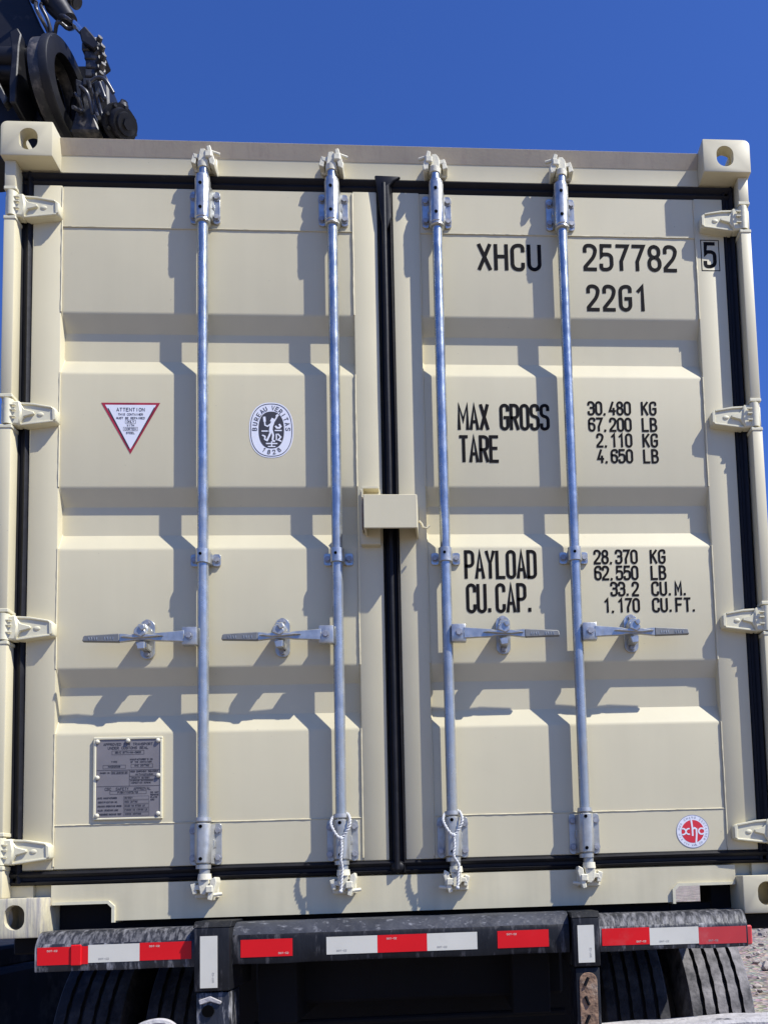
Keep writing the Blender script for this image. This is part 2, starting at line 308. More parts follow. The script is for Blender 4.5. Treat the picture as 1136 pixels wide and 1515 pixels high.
# --- corner castings: boolean-cut block, stadium openings front, side and top/bottom
def temp_obj(bm):
    me = bpy.data.meshes.new('tmp'); bmesh.ops.recalc_face_normals(bm, faces=bm.faces[:]); bm.to_mesh(me); bm.free(); o = bpy.data.objects.new('tmp', me); COL.objects.link(o); return o
def casting_mesh():
    bm = BM(); x0, x1, y0, y1, z0, z1 = 0, .162, 0, .178, -.118, 0
    box(bm, x0, x1, y0, y1, z0, z1)
    es = [e for e in bm.edges if all(abs(v.co.x) < 1e-6 for v in e.verts) or all(abs(v.co.z) < 1e-6 for v in e.verts)]
    ev = [e for e in bm.edges if (all(abs(v.co.x) < 1e-6 for v in e.verts) and all(abs(v.co.z) < 1e-6 for v in e.verts))]
    bmesh.ops.bevel(bm, geom=ev, offset=.022, segments=6, profile=.5, affect='EDGES')
    bmesh.ops.bevel(bm, geom=[e for e in bm.edges if e.calc_face_angle(0) > .9], offset=.0035, segments=2, profile=.5, affect='EDGES')
    A = temp_obj(bm)
    cut = BM(); box(cut, .028, .134, .028, .150, -.095, -.026)
    c1 = temp_obj(cut)
    cut = BM(); prism(cut, rrect(.058, .116, -.098, -.024, .0285, 8), -.01, .06); c2 = temp_obj(cut)
    cut = BM(); prism(cut, rrect(.055, .115, -.09, -.03, .028, 8), -.01, .05, axis='x'); c3 = temp_obj(cut)
    cut = BM(); prism(cut, rrect(.05, .114, .04, .135, .031, 8), -.06, .01, axis='z'); c4 = temp_obj(cut)
    for i, c in enumerate((c1, c2, c3, c4)):
        m = A.modifiers.new('b%d' % i, 'BOOLEAN'); m.object = c; m.operation = 'DIFFERENCE'; m.solver = 'EXACT'
    dg = bpy.context.evaluated_depsgraph_get(); me = bpy.data.meshes.new_from_object(A.evaluated_get(dg))
    for c in (A, c1, c2, c3, c4): bpy.data.objects.remove(c)
    return me
CM = casting_mesh()
def casting(sx, top, back=False, m=paint):
    bm = BM(); bm.from_mesh(CM)
    for v in bm.verts:
        x, y, z = v.co
        x = -XW+x if sx < 0 else XW-x
        z = H+z if top else -z
        if back: y = 6.058-y
        v.co = (x, y, z)
    return mk('corner_casting', bm, m, C, ang=30)
casting(-1, 1); casting(1, 1); casting(-1, 0, m=paint_scraped)['label'] = 'scraped lower corner casting with bare grey streaks'; casting(1, 0)
for sx in (-1, 1):
    for t in (0, 1): casting(sx, t, True)

# --- corner posts with lit outer flange and recessed inner return
HZ = [2.328, 1.633, .945, .258]
for s in (-1, 1):
    bm = BM()
    prof = [(1.212, .028), (1.212, .16), (1.10, .16), (1.10, .098), (1.176, .098), (1.176, .028)]   # x, y outline
    # post flange interrupted at each hinge by lugs: segments between hinges
    edges = [.118]+sum([[z-.052, z+.052] for z in sorted(HZ)], [])+[H-.118]
    box(bm, *(sorted((s*1.115, s*1.212))), .078, .16, .118, H-.118)
    box(bm, *(sorted((s*1.186, s*1.212))), .0305, .0782, .118, H-.118)
    for a, b in zip(edges[0::2], edges[1::2]):
        box(bm, *(sorted((s*1.178, s*1.2135))), .020, .0805, a, b, .004, 2)
    mk('corner_post', bm, paint, C)
# --- header
bm = BM()
sec = [(YD, 2.474), (YD, 2.531), (YD-.0135, 2.583), (.16, 2.586), (.16, 2.474)]   # y,z
prism(bm, sec, -1.0565, 1.0565, axis='x')
mk('door_header', bm, paint, C)
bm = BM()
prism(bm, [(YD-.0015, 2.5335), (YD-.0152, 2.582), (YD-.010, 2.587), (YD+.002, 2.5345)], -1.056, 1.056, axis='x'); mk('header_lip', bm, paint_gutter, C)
# reveal behind the gaskets
bm = BM(); box(bm, -1.18, 1.18, .098, .15, .118, 2.474); mk('door_frame_return', bm, paint, C)
# --- sill with two forklift pocket notches
def sill_poly():
    zt, zb = .153, .041
    p = [(-1.056, zt), (-1.056, .093), (-.884, .093), (-.872, .081), (-.872, zb), (.855, zb), (.855, .079), (.867, .091), (1.056, .091), (1.056, zt)]
    return p
bm = BM(); prism(bm, sill_poly(), YD-.002, .085); mk('door_sill', bm, paint_sill, C)
for s, xa, xb in ((-1, -1.05, -.872), (1, .855, 1.05)):
    bm = BM(); z1 = .093 if s < 0 else .091
    if s < 0: pts = [(xa, z1), (xb-.016, z1), (xb-.003, z1-.013), (xb-.003, .036)]
    else: pts = [(xb, z1), (xa+.016, z1), (xa+.003, z1-.013), (xa+.003, .036)]
    # pocket rim plate running back into the depth
    o_ = [(p[0], p[1]) for p in pts]; i_ = [(p[0]-s*(-.0) - (0.006 if s < 0 else -.006)*(1 if k > 1 else .3), p[1]+ (0.007 if k < 2 else 0)) for k, p in enumerate(pts)]
    off = .009
    outer = [(pts[0][0], z1+off), (pts[1][0]+(.004 if s < 0 else -.004), z1+off), (pts[2][0]+(off if s < 0 else -off), pts[2][1]+.005), (pts[3][0]+(off if s < 0 else -off), .036)]
    prism(bm, pts+outer[::-1], YD-.010, .40); mk('forklift_pocket', bm, cast_paint, C)
# --- body behind the end frame
def body():
    bm = BM()
    box(bm, -1.15, 1.15, .16, 5.95, .112, .14); mk('floor_frame', bm, black_dull, C)
    for s in (-1, 1):
        bm = BM(); pts = []; y = .18; k = 0
        while y < 5.88:
            pts += [(s*1.205, y), (s*1.205, y+.07), (s*1.17, y+.14), (s*1.17, y+.21)]; y += .28
        pts += [(s*1.14, y), (s*1.14, .18)]
        prism(bm, pts, .15, 2.53, axis='z')
        box(bm, *sorted((s*1.15, s*1.215)), .16, 5.88, 2.52, 2.575); box(bm, *sorted((s*1.16, s*1.212)), .178, 5.88, .088, .16)
        mk('side_wall', bm, paint, C)
    bm = BM(); box(bm, -1.18, 1.18, .15, 5.95, 2.545, 2.57); mk('roof', bm, paint, C)
    bm = BM(); box(bm, -1.2, 1.2, 5.93, 6.0, .125, 2.55); box(bm, -1.19, -1.1, 5.9, 6.04, .118, 2.47); box(bm, 1.1, 1.19, 5.9, 6.04, .118, 2.47); mk('front_wall', bm, paint, C)
body()

# --- doors
ZT, ZB = 2.427, .200
REC = [(1.992, 1.927, 1.857, 1.787), (1.407, 1.342, 1.272, 1.205), (.822, .757, .687, .617)]
def weld(bm, p0, p1, r=.0032, n=90):
    p0, p1 = Vector(p0), Vector(p1); P = []; rr = []
    L = (p1-p0).length; n = max(8, int(L/.012)); side = (p1-p0).cross(Vector((0, 1, 0))).normalized()
    for i in range(n+1):
        q = p0.lerp(p1, i/n); k = noise.noise(q*9)*.0008+noise.noise(q*60)*.0004
        P.append(q+side*k); rr.append(r*(1+.35*noise.noise(q*45)))
    tube(bm, P, rr, 6)
def door(x0, x1, px0, px1):
    # frame = side members and rails
    bm = BM()
    box(bm, x0, px0, .0645, .135, ZB, ZT, .003, 2); box(bm, px1, x1, .0645, .135, ZB, ZT, .003, 2)
    box(bm, px0+.0002, px1-.0002, .067, .13, 2.286, ZT-.0005, .002); box(bm, px0+.0002, px1-.0002, .067, .13, ZB+.0005, .334, .002)
    D = mk('door', bm, paint, C)
    # pressed panel
    bm = BM(); f, d = .0685, .1045
    prof = [(f, 2.2855)]
    def bend(p, q, r, rr=.006):
        q = Vector(q); a = (Vector(p)-q).normalized()*rr; b = (Vector(r)-q).normalized()*rr
        return [tuple(q+a), tuple((q+a)*.25+q*.5+(q+b)*.25), tuple(q+b)]
    raw = [(f, 2.2855)]
    for a, b, c, e in REC: raw += [(f, a), (d, b), (d, c), (f, e)]
    raw += [(f, .3345)]
    prof = [raw[0]]
    for i in range(1, len(raw)-1): prof += bend(raw[i-1], raw[i], raw[i+1])
    prof += [raw[-1], (.128, .3345), (.128, 2.2855)]
    prism(bm, prof, px0, px1, axis='x'); mk('door_panel', bm, paint, D, ang=20)
    for z in (2.2855, .3345): bm = BM(); weld(bm, (px0, .0672, z), (px1, .0672, z), .0022); mk('weld_bead', bm, paint, D, ang=60)
    for x in (px0, px1):
        bm = BM()
        zs = [2.42, 1.992], [1.787, 1.407], [1.205, .822], [.617, .21]
        for a, b in zs: weld(bm, (x, .0655, a), (x, .0652, b), .0026)
        for a, b, c, e in REC:
            weld(bm, (x+(.001 if x == px0 else -.001), .0675, a), (x+(.001 if x == px0 else -.001), .1035, b), .002)
            weld(bm, (x+(.001 if x == px0 else -.001), .1035, c), (x+(.001 if x == px0 else -.001), .0675, e), .002)
        mk('weld_bead', bm, paint, D, ang=60)
    return D
DL = door(-1.143, -.038, -1.052, -.118)
DR = door(.014, 1.135, .102, 1.036)

# --- gaskets, ribbed J profile
def gasket_run(bm, a, b, z0, z1, horiz=False, wob=.002):
    # band between a..b (across) running z0..z1 (along); ribbed cross-section
    wdt = b-a; secs = [(0, .070), (0.04, .070), (.10, .066), (.22, .062), (.30, .068), (.40, .074), (.52, .071), (.62, .060), (.78, .057), (.90, .062), (.97, .068), (1, .070)]
    n = max(4, int((z1-z0)/.03)); rings = []
    for i in range(n+1):
        t = z0+(z1-z0)*i/n; k = noise.noise(Vector((t*2.1, a*9, b*3)))*wob
        ring = []
        for u, y in secs:
            c = a+wdt*u+k; ring.append(bm.verts.new((t, y, c) if horiz else (c, y, t)))
        rings.append(ring)
    for i in range(n):
        for j in range(len(secs)-1): bm.faces.new((rings[i][j], rings[i+1][j], rings[i+1][j+1], rings[i][j+1]))
        bm.faces.new((rings[i][-1], rings[i+1][-1], rings[i+1][0], rings[i][0]))
    bm.faces.new(rings[0]); bm.faces.new(rings[-1][::-1])
def gasket(D, xl, xr, zb, zt, ixl, ixr, label=None):
    bm = BM()
    gasket_run(bm, xl, ixl, zb+.004, zt-.004); gasket_run(bm, ixr, xr, zb+.004, zt-.004)
    gasket_run(bm, ZT+.001, 2.4725, xl+.003, xr-.003, True, .001); gasket_run(bm, .1555, ZB-.001, xl+.003, xr-.003, True, .0035)
    mk('door_gasket', bm, rubber, D, ang=60)
gasket(DL, -1.184, -.0115, .157, 2.472, -1.144, -.037)
gasket(DR, -.012, 1.178, .157, 2.472, .0135, 1.1355)
# raised centre lip and folded corners
bm = BM()
tube(bm, [(-.013+.0015*noise.noise(Vector((0, 0, z*3))), .0555, z) for z in [.17+i*.04 for i in range(58)]], .0085, 8)
ball(bm, (-.012, .062, .178), .020, (1.1, .5, .9)); prism(bm, [(-.043, 2.477), (.045, 2.475), (.02, 2.455), (.005, 2.44), (.012, 2.33), (-.012, 2.27), (-.026, 2.33), (-.036, 2.42)], .050, .066, bev=.004)
mk('gasket_overlap', bm, rubber, DL, ang=50)

# --- hinges
def hinge(s, z, D):
    X = lambda x: s*x
    bm = BM()
    # blade: outline tapers towards tip, raised rim and sunken centre
    o_ = [(1.158, .036), (1.12, .034), (1.06, .024), (1.049, .014), (1.049, -.022), (1.056, -.027), (1.158, -.040)]
    prism(bm, [(X(a), z+b) for a, b in o_], .038, .068, bev=.003)
    # front rim ridges
    for pl in ([(1.158, .036), (1.12, .034), (1.062, .023), (1.062, .017), (1.12, .027), (1.158, .029)], [(1.158, -.040), (1.058, -.027), (1.058, -.021), (1.158, -.033)], [(1.062, .020), (1.051, .012), (1.051, -.020), (1.060, -.024)]):
        prism(bm, [(X(a), z+b) for a, b in pl], .0335, .040, bev=.0015)
    # cup/foot and knuckle wrapping the pin
    prism(bm, [(X(1.156), z+.030), (X(1.145), z+.012), (X(1.115), z+.004), (X(1.115), z-.004), (X(1.145), z-.012), (X(1.156), z-.034)], .030, .040, bev=.002)
    ball(bm, (X(1.098), .038, z-.002), .009, (1.2, .35, .8))
    prism(bm, [(X(1.213), z+.034), (X(1.156), z+.038), (X(1.150), z), (X(1.156), z-.042), (X(1.213), z-.038)], .025, .062, bev=.005)
    cyl(bm, (X(1.192), .032, z-.041), (X(1.192), .032, z+.041), .0165, n=20)
    hb = mk('hinge', bm, cast_paint, D)
    bm = BM(); cyl(bm, (X(1.192), .032, z-.056), (X(1.192), .032, z+.056), .0085, n=14)
    for q in (-.050, .050): box(bm, *sorted((X(1.175), X(1.214))), .018, .078, z+q-.006, z+q+.006, .002)
    for dz in (-.018, .004, .02): box(bm, *sorted((X(1.166), X(1.182))), .0175, .023, z+dz-.002, z+dz+.002, .0008)
    mk('hinge_pin', bm, cast_paint, C)
for z in HZ: hinge(-1, z, DL)
for z in HZ: hinge(1, z, DR)

# --- locking bars
BY = .033
def hexbolt(bm, x, y, z, r=.0095, h=.008):
    M = Matrix.Translation((x, y-h/2, z)) @ Matrix.Rotation(math.pi/2, 4, 'X') @ Matrix.Rotation(random.random(), 4, 'Z')
    bmesh.ops.create_cone(bm, cap_ends=True, segments=6, radius1=r, radius2=r*.9, depth=h, matrix=M)
    cyl(bm, (x, y+.0005, z), (x, y-.002, z), r*1.3, n=14)
def bolt(D, x, y, z, r=.0095, h=.008):
    bm = BM(); hexbolt(bm, x, y, z, r, h); mk('bolt', bm, bolt_m, D)
def cam_end(bm, x, z, up, s):
    # rotating cam on the bar end: collar, hooked jaw pair, thick sprayed paint
    q = 1 if up else -1
    cyl(bm, (x, BY, z-q*.040), (x, BY, z-q*.022), .019, .021, n=16)
    prism(bm, [(x-.017, z-q*.024), (x+.017, z-q*.024), (x+.014, z+q*.012), (x+.004, z+q*.024), (x-.010, z+q*.022)], BY-.014, BY+.014, bev=.002)
    prism(bm, [(x-s*.004, z-q*.012), (x-s*.030, z-q*.004), (x-s*.034, z+q*.012), (x-s*.022, z+q*.008), (x-s*.004, z+q*.012)], BY-.008, BY+.022, bev=.0016)
def keeper(bm, x, z, up, s):
    q = 1 if up else -1
    box(bm, x-.036, x+.036, .052, .0665, z-.026, z+.022, .003)
    prism(bm, [(x+s*.012, z+q*.030), (x+s*.024, z+q*.034), (x+s*.040, z-q*.022), (x+s*.036, z-q*.038), (x+s*.022, z-q*.030)], .012, .0665, bev=.002)
    prism(bm, [(x-s*.022, z+q*.012), (x-s*.034, z+q*.014), (x-s*.042, z-q*.016), (x-s*.026, z-q*.022)], .026, .0665, bev=.0016)
    cyl(bm, (x+s*.018, .020, z+q*.018), (x+s*.052, .030, z+q*.014), .0055, n=8)
    box(bm, *sorted((x+s*.008, x+s*.030)), .008, .022, z-.010, z+.012, .003)
def bracket_end(D, x, z0, z1, up):
    bm = BM(); zc = (z0+z1)/2
    for s in (-1, 1):
        prism(bm, rrect(*sorted((x+s*.0235, x+s*.048)), z0, z1, .010, 3), .0605, .0665, bev=.001)
        prism(bm, [(x+s*.018, zc-.020), (x+s*.030, zc-.011), (x+s*.030, zc+.011), (x+s*.018, zc+.020)], .046, .061, bev=.001)
        prism(bm, [(s*.0225+x, .0645), (s*.0285+x, .0605), (s*.0235+x, BY), (s*.0185+x, BY)], z0+.004, z1-.004, axis='z')
    # squared sleeve round the bar
    za, zb2 = (z0-.022, z1+.016) if up else (z0-.006, z1-.002)
    pr = [(x+.0255*math.cos(a)*(1.0 if abs(math.cos(a)) > .2 else 1), BY-.002+.0245*math.sin(a)) for a in [math.radians(22.5+45*k) for k in range(8)]]
    prism(bm, pr, za+.010, zb2, axis='z', bev=.0025)
    b = mk('bar_bracket', bm, zinc, D)
    for sx in (-1, 1):
        for zz in (z0+.022, z1-.022): bolt(D, x+sx*.037, .0605, zz)
    for zz in (z0+.018, z1-.012):
        bm = BM(); cyl(bm, (x-.002, BY-.0262, zz), (x-.002, BY-.0245, zz), .0055, n=12)
        mk('grease_hole', bm, dark_hole, D)
    bm = BM()
    zz = z0-.019 if up else z1+.004
    cyl(bm, (x, BY, zz), (x, BY, zz+.012), .0245, .0225, n=24); cyl(bm, (x, BY, zz-.003), (x, BY, zz+.001), .021, .0245, n=24); mk('bar_collar', bm, zinc, D); bm = BM()
    zz = zb2 if up else za-.004
    cyl(bm, (x, BY, zz-.002), (x, BY, zz+.010), .0225, n=24)
    mk('bar_collar', bm, zinc, D)
def lock_bar(D, x, s, xt, xb):
    bm = BM()
    cyl(bm, (x, BY, .335), (x, BY, 2.275), .0168, n=32, caps=False)
    for a, b in (((x, BY, 2.275), (xt, BY, 2.478)), ((x, BY, .335), (xb, BY, .150))): cyl(bm, a, b, .0160, n=28)
    cyl(bm, (x, BY, 2.27), (x, BY, 2.28), .0168, n=20)
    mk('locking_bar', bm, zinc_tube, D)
    bracket_end(D, x, 2.299, 2.412, True); bracket_end(D, x, .201, .329, False)
    # middle guide
    z = 1.164; bm = BM()
    for q in (-1, 1):
        prism(bm, rrect(*sorted((x+q*.021, x+q*.0465)), z-.020, z+.020, .007, 3), .0615, .0680, bev=.001)
    cyl(bm, (x, BY, z-.022), (x, BY, z+.022), .0225, n=28); box(bm, x-.0225, x+.0225, BY, .066, z-.019, z+.019, .002)
    mk('bar_guide', bm, zinc, D)
    for q in (-1, 1): bolt(D, x+q*.034, .0612, z, .0088)
    bm = BM(); cyl(bm, (x-.003, BY-.0236, z+.003), (x-.003, BY-.0215, z+.003), .0048, n=12); mk('grease_hole', bm, dark_hole, D)
    # cams and keepers
    for a_ in ((xt, 2.506, True, s), (xb, .134, False, s)): bm = BM(); cam_end(bm, *a_); mk('lock_cam', bm, white_paint, D, ang=30)
    for a_ in ((xt, 2.502, True, s), (xb, .126, False, s)): bm = BM(); keeper(bm, *a_); mk('cam_keeper', bm, white_paint, C, ang=30)
    # handle: hub bracket, lever, retainer; d = direction of lever
    d = -1 if x < -.01 else 1; hz = .905
    bm = BM()
    xx = sorted((x+d*.012, x+d*.058)); box(bm, xx[0], xx[1], .006, .030, hz-.029, hz+.029, .004, 2)
    box(bm, *sorted((x+d*.008, x+d*.052)), .028, .044, hz-.024, hz+.024, .003)
    mk('handle_hub', bm, zinc, D)
    bolt(D, x+d*.036, .006, hz, .010, .007)
    bm = BM()
    LX = lambda t: x+d*t
    secs = [(.050, .020, .012), (.09, .017, .012), (.135, .014, .013), (.150, .010, .014), (.200, .010, .014), (.232, .014, .012), (.244, .0155, .012)]
    pts_t = [(LX(t), hz+hh*.9-t*.018) for t, hh, _ in secs]; pts_b = [(LX(t), hz-hh*.9-t*.018) for t, hh, _ in secs]
    prism(bm, pts_t+pts_b[::-1], .004, .016, bev=.002)
    prism(bm, [(LX(.11), hz-.001), (LX(.16), hz+.005), (LX(.20), hz+.005), (LX(.240), hz-.003), (LX(.2), hz-.008), (LX(.16), hz-.006)], -.004, .006, bev=.002)
    mk('door_handle', bm, zinc, D)
    bm = BM()
    prism(bm, [(LX(.242), hz+.0095), (LX(.350), hz+.0035), (LX(.354), hz-.0155), (LX(.242), hz-.0185)], .003, .017, bev=.003)
    mk('handle_grip', bm, grip, D)
    bm = BM(); random.seed(5)
    for k in range(10):
        if k in (4, 5): continue
        cxx = LX(.262+k*.0078); h = .0085
        for j in range(2):
            a = random.uniform(-.0025, .0025); b = random.uniform(-.0025, .0025)
            tube(bm, [(cxx+a*.5, .0024, hz-.0085-j*.002), (cxx+b*.5, .0024, hz-.0015-j*.002)], .0007, 5)
    mk('cast_mark', bm, zinc, D)
    # retainer plate with catch
    rx = LX(.178); bm = BM()
    prism(bm, rrect(rx-.023, rx+.023, .848, .973, .022, 6), .0600, .0665, bev=.001)
    prism(bm, [(rx-.020, hz+.026), (rx-.012, hz+.042), (rx+.010, hz+.042), (rx+.017, hz+.026), (rx+.014, hz+.004), (rx-.016, hz+.002)], .012, .060, bev=.003)
    box(bm, rx-.013, rx+.013, .008, .060, hz-.036, hz-.016, .003)
    mk('handle_retainer', bm, zinc, D)
    bm = BM()
    prism(bm, [(rx-.018, hz+.020), (rx-.008, hz+.030), (rx+.010, hz+.026), (rx+.018, hz+.006), (rx+.004, hz-.006), (rx-.020, hz+.004)], -.008, .010, bev=.0025)
    prism(bm, [(rx-.004, hz+.026), (rx+.012, hz+.034), (rx+.016, hz+.020), (rx+.006, hz+.012)], -.013, .002, bev=.002)
    prism(bm, [(rx-.016, hz-.020), (rx+.012, hz-.018), (rx+.010, hz-.040), (rx-.010, hz-.042)], .000, .012, bev=.002)
    mk('retainer_catch', bm, zinc, D, ang=30)
    bolt(D, rx, .060, .962, .009); bolt(D, rx, .060, .862, .009, .010)
lock_bar(DL, -.596, 1, -.592, -.592)
lock_bar(DL, -.1805, 1, -.180, -.176)
lock_bar(DR, .1605, -1, .158, .168)
lock_bar(DR, .5755, -1, .579, .582)

# --- lock box over the centre seam
bm = BM()
x0, x1, z0, z1 = -.0915, .0755, 1.232, 1.341
box(bm, x0, x1, -.024, -.018, z0, z1, .002); box(bm, x0, x1, -.0182, .064, z1-.006, z1, .0015)
box(bm, x0, x0+.006, -.0182, .05, z0, z1-.0062); box(bm, x1-.006, x1, -.0182, .0645, z0, z1-.0062)
tube(bm, [(x1+.004, .02, z0+.040), (x1+.012, .018, z0+.030), (x1+.016, .016, z0+.018), (x1+.028, .018, z0+.016), (x1+.036, .02, z0+.026)], .0035, 6)
mk('lock_box', bm, paint, DR)
bm = BM()
box(bm, -.107, -.044, .040, .0640, 1.205, 1.388, .002); box(bm, -.100, -.046, .012, .040, 1.376, 1.385, .001); box(bm, -.100, -.095, .012, .040, 1.24, 1.376)
mk('lock_box_bracket', bm, paint, DL)
bm = BM(); box(bm, -.0970, -.0935, -.015, .035, 1.240, 1.336); mk('lock_box_rust', bm, rust, DL)

# --- lettering on the right door
ty = YD+.0006; SW = .0126
def word(name, *a, **k):
    bm = BM(); text(bm, *a, **k); fin(name, bm, ink, DR)
word('registration_lettering', 'XHCU', .2985, 2.163, .0855, .0355, .0555, SW, ty)
word('registration_lettering', '257782', .6550, 2.168, .0850, .0355, .0548, SW, ty)
word('registration_lettering', '22G1', .6610, 2.0245, .0830, .0330, .0545, SW, ty)
bm = BM(); text(bm, '5', 1.0665, 2.182, .0820, .0330, .05, SW, .0640)
z0, z1, xa, xb = 2.167, 2.2765, 1.0535, 1.1150
ribbon(bm, [Vector((xa, z0)), Vector((xb, z0)), Vector((xb, z1)), Vector((xa, z1))], True, .0028, .0640); fin('check_digit', bm, ink, DR)
word('weight_lettering', 'MAX GROSS', .2165, 1.605, .0815, .0218, .0332, .0108, ty)
word('weight_lettering', 'TARE', .2180, 1.4945, .0835, .0220, .0332, .0108, ty)
word('capacity_lettering', 'PAYLOAD', .2255, 1.1030, .0865, .0225, .0337, .0106, ty)
word('capacity_lettering', 'CU.', .2285, .9905, .0885, .0225, .0335, .0106, ty); word('capacity_lettering', 'CAP.', .3230, .9905, .0885, .0225, .0340, .0106, ty)
for q, (s, ss, z, xu) in enumerate((('30,480', 'KG', 1.6565, .8255), ('67,200', 'LB', 1.6000, .8255), ('2,110', 'KG', 1.5455, .8255), ('4,650', 'LB', 1.4910, .8255), ('28,370', 'KG', 1.1480, .8320), ('62,550', 'LB', 1.0940, .8320), ('33.2', 'CU.M.', 1.0400, .8320), ('1,170', 'CU.FT.', .9850, .8320))):
    nm = 'weight_lettering' if q < 4 else 'capacity_lettering'
    word(nm, s, .7850, z, .0425, .0175, .0253, .0073, ty, align='r'); word(nm, ss, xu, z, .0425, .0180, .0275, .0073, ty)

# --- triangular notice
def tri(x0, x1, zt, zb, y, m, name, parent, inset=0, label=None):
    xm = (x0+x1)/2
    return sheet(name, m, parent, [[(x0+inset*1.75, zt-inset), (x1-inset*1.75, zt-inset), (xm, zb+inset*2.15)]], y, label)
xt0, xt1, zt, zb = -.9243, -.7400, 1.6880, 1.5170
tri(xt0, xt1, zt, zb, YD+.0008, dred, 'notice_sticker', DL); tri(xt0, xt1, zt, zb, YD+.0004, sticker, 'notice_face', DL, .0072)
bm = BM(); xm = (xt0+xt1)/2
ribbon(bm, [Vector((xt0+.022, zt-.0195)), Vector((xm-.004, zb+.020))], False, .0032, YD+.0002); ribbon(bm, [Vector((xt1-.018, zt-.0165)), Vector((xm+.009, zb+.028))], False, .0032, YD+.0002)
yy = YD
text(bm, 'ATTENTION', xm, zt-.0285, .0105, .0068, .0100, .0018, yy, align='c')
text(bm, 'THIS CONTAINER', xm, zt-.0425, .0064, .0040, .0056, .0012, yy, align='c')
text(bm, 'MUST BE REPAIRED', xm, zt-.0550, .0064, .0040, .0056, .0012, yy, align='c')
text(bm, 'ONLY', xm, zt-.0670, .0064, .0042, .0060, .0012, yy, align='c')
text(bm, 'WITH', xm, zt-.0790, .0060, .0042, .0058, .0012, yy, align='c')
text(bm, 'CORTEN', xm, zt-.0915, .0066, .0044, .0062, .0012, yy, align='c')
text(bm, 'STEEL', xm, zt-.1045, .0060, .0042, .0056, .0012, yy, align='c')
for (w_, z_, h_) in ((.016, zt-.0695, .0115), (.022, zt-.0940, .0118)):
    ribbon(bm, [Vector((xm-w_, z_)), Vector((xm+w_, z_)), Vector((xm+w_, z_+h_)), Vector((xm-w_, z_+h_))], True, .0008, yy-.0001)
fin('notice_text', bm, ink_grey, DL)

# --- oval emblem sticker
def sup(cx_, cz, rx, rz, n=56, e=2.4):
    out = []
    for k in range(n):
        a = 2*math.pi*k/n; c, s = math.cos(a), math.sin(a)
        out.append((cx_+rx*math.copysign(abs(c)**(2/e), c), cz+rz*math.copysign(abs(s)**(2/e), s)))
    return out
ox, oz = -.3895, 1.5985
sheet('oval_sticker', sticker, DL, [sup(ox, oz, .0705, .0930)], YD+.0008)
bm = BM()
ribbon(bm, [Vector(p) for p in sup(ox, oz, .0655, .0880)], True, .0022, YD+.0004)
f_ = bm.faces.new([bm.verts.new((a, YD+.0004, b)) for a, b in sup(ox, oz, .0405, .0620)])
def arc_text(bm, s, cx_, cz, rx, rz, a0, a1, h, gw, sw, y, flip=False):
    n = len(s)
    for i, c in enumerate(s):
        if c not in G: continue
        a = math.radians(a0+(a1-a0)*i/(n-1)); px_, pz = cx_+rx*math.cos(a), cz+rz*math.sin(a)
        nx, nz_ = math.cos(a)/rx, math.sin(a)/rz; L = math.hypot(nx, nz_); nx /= L; nz_ /= L
        if flip: nx, nz_ = -nx, -nz_
        tx, tz = nz_, -nx
        tf = lambda u, v: (px_+tx*(u-gw/2)+nx*(v-h/2), pz+tz*(u-gw/2)+nz_*(v-h/2))
        text(bm, c, 0, 0, h, gw, gw, sw, y, tf=tf)
arc_text(bm, 'BUREAU VERITAS', ox, oz, .0530, .0750, 178, 2, .0135, .0082, .0022, YD+.0002)
arc_text(bm, '1828', ox, oz, .0530, .0750, 243, 297, .0130, .0075, .0022, YD+.0002, True)
fin('oval_print', bm, ink_grey, DL)
# white standing allegorical figure with torch and scales inside the dark oval (flat print)
bm = BM(); yf = YD
def rb(pts, sw, k=[0]):
    k[0] += 1; ribbon(bm, [Vector((ox+a, oz+b)) for a, b in pts], False, sw, yf-2e-5*(k[0] % 9))
rb([(.004, .024), (.000, .012), (-.002, -.004)], .011); rb([(.000, -.002), (-.006, -.018), (-.014, -.036)], .006); rb([(.002, -.002), (.006, -.018), (.004, -.032)], .006)
rb([(.002, .020), (.010, .030), (.018, .044)], .0045); rb([(-.002, .020), (-.012, .012), (-.020, .016), (-.021, .030)], .0042)
rb([(-.021, .030), (-.022, .042)], .008); rb([(.017, .046), (.021, .050)], .007); rb([(.002, .030), (.005, .036)], .010)
rb([(-.030, -.004), (-.012, -.004)], .004); rb([(.012, -.002), (.032, -.002)], .004); rb([(.014, .012), (.018, .007), (.026, .007), (.030, .012), (.026, .018)], .006)
rb([(-.028, -.018), (-.020, -.022), (-.021, -.032), (-.014, -.036)], .0045); rb([(.016, -.014), (.016, -.034)], .004); rb([(.021, -.014), (.030, -.024), (.022, -.034), (.031, -.038)], .0045)
rb([(-.016, -.046), (.018, -.046)], .0042); rb([(.001, -.040), (.001, -.056)], .004); rb([(-.010, -.056), (.012, -.056)], .0035); rb([(.004, -.036), (.010, -.038)], .006)
fin('oval_figure', bm, sticker, DL)

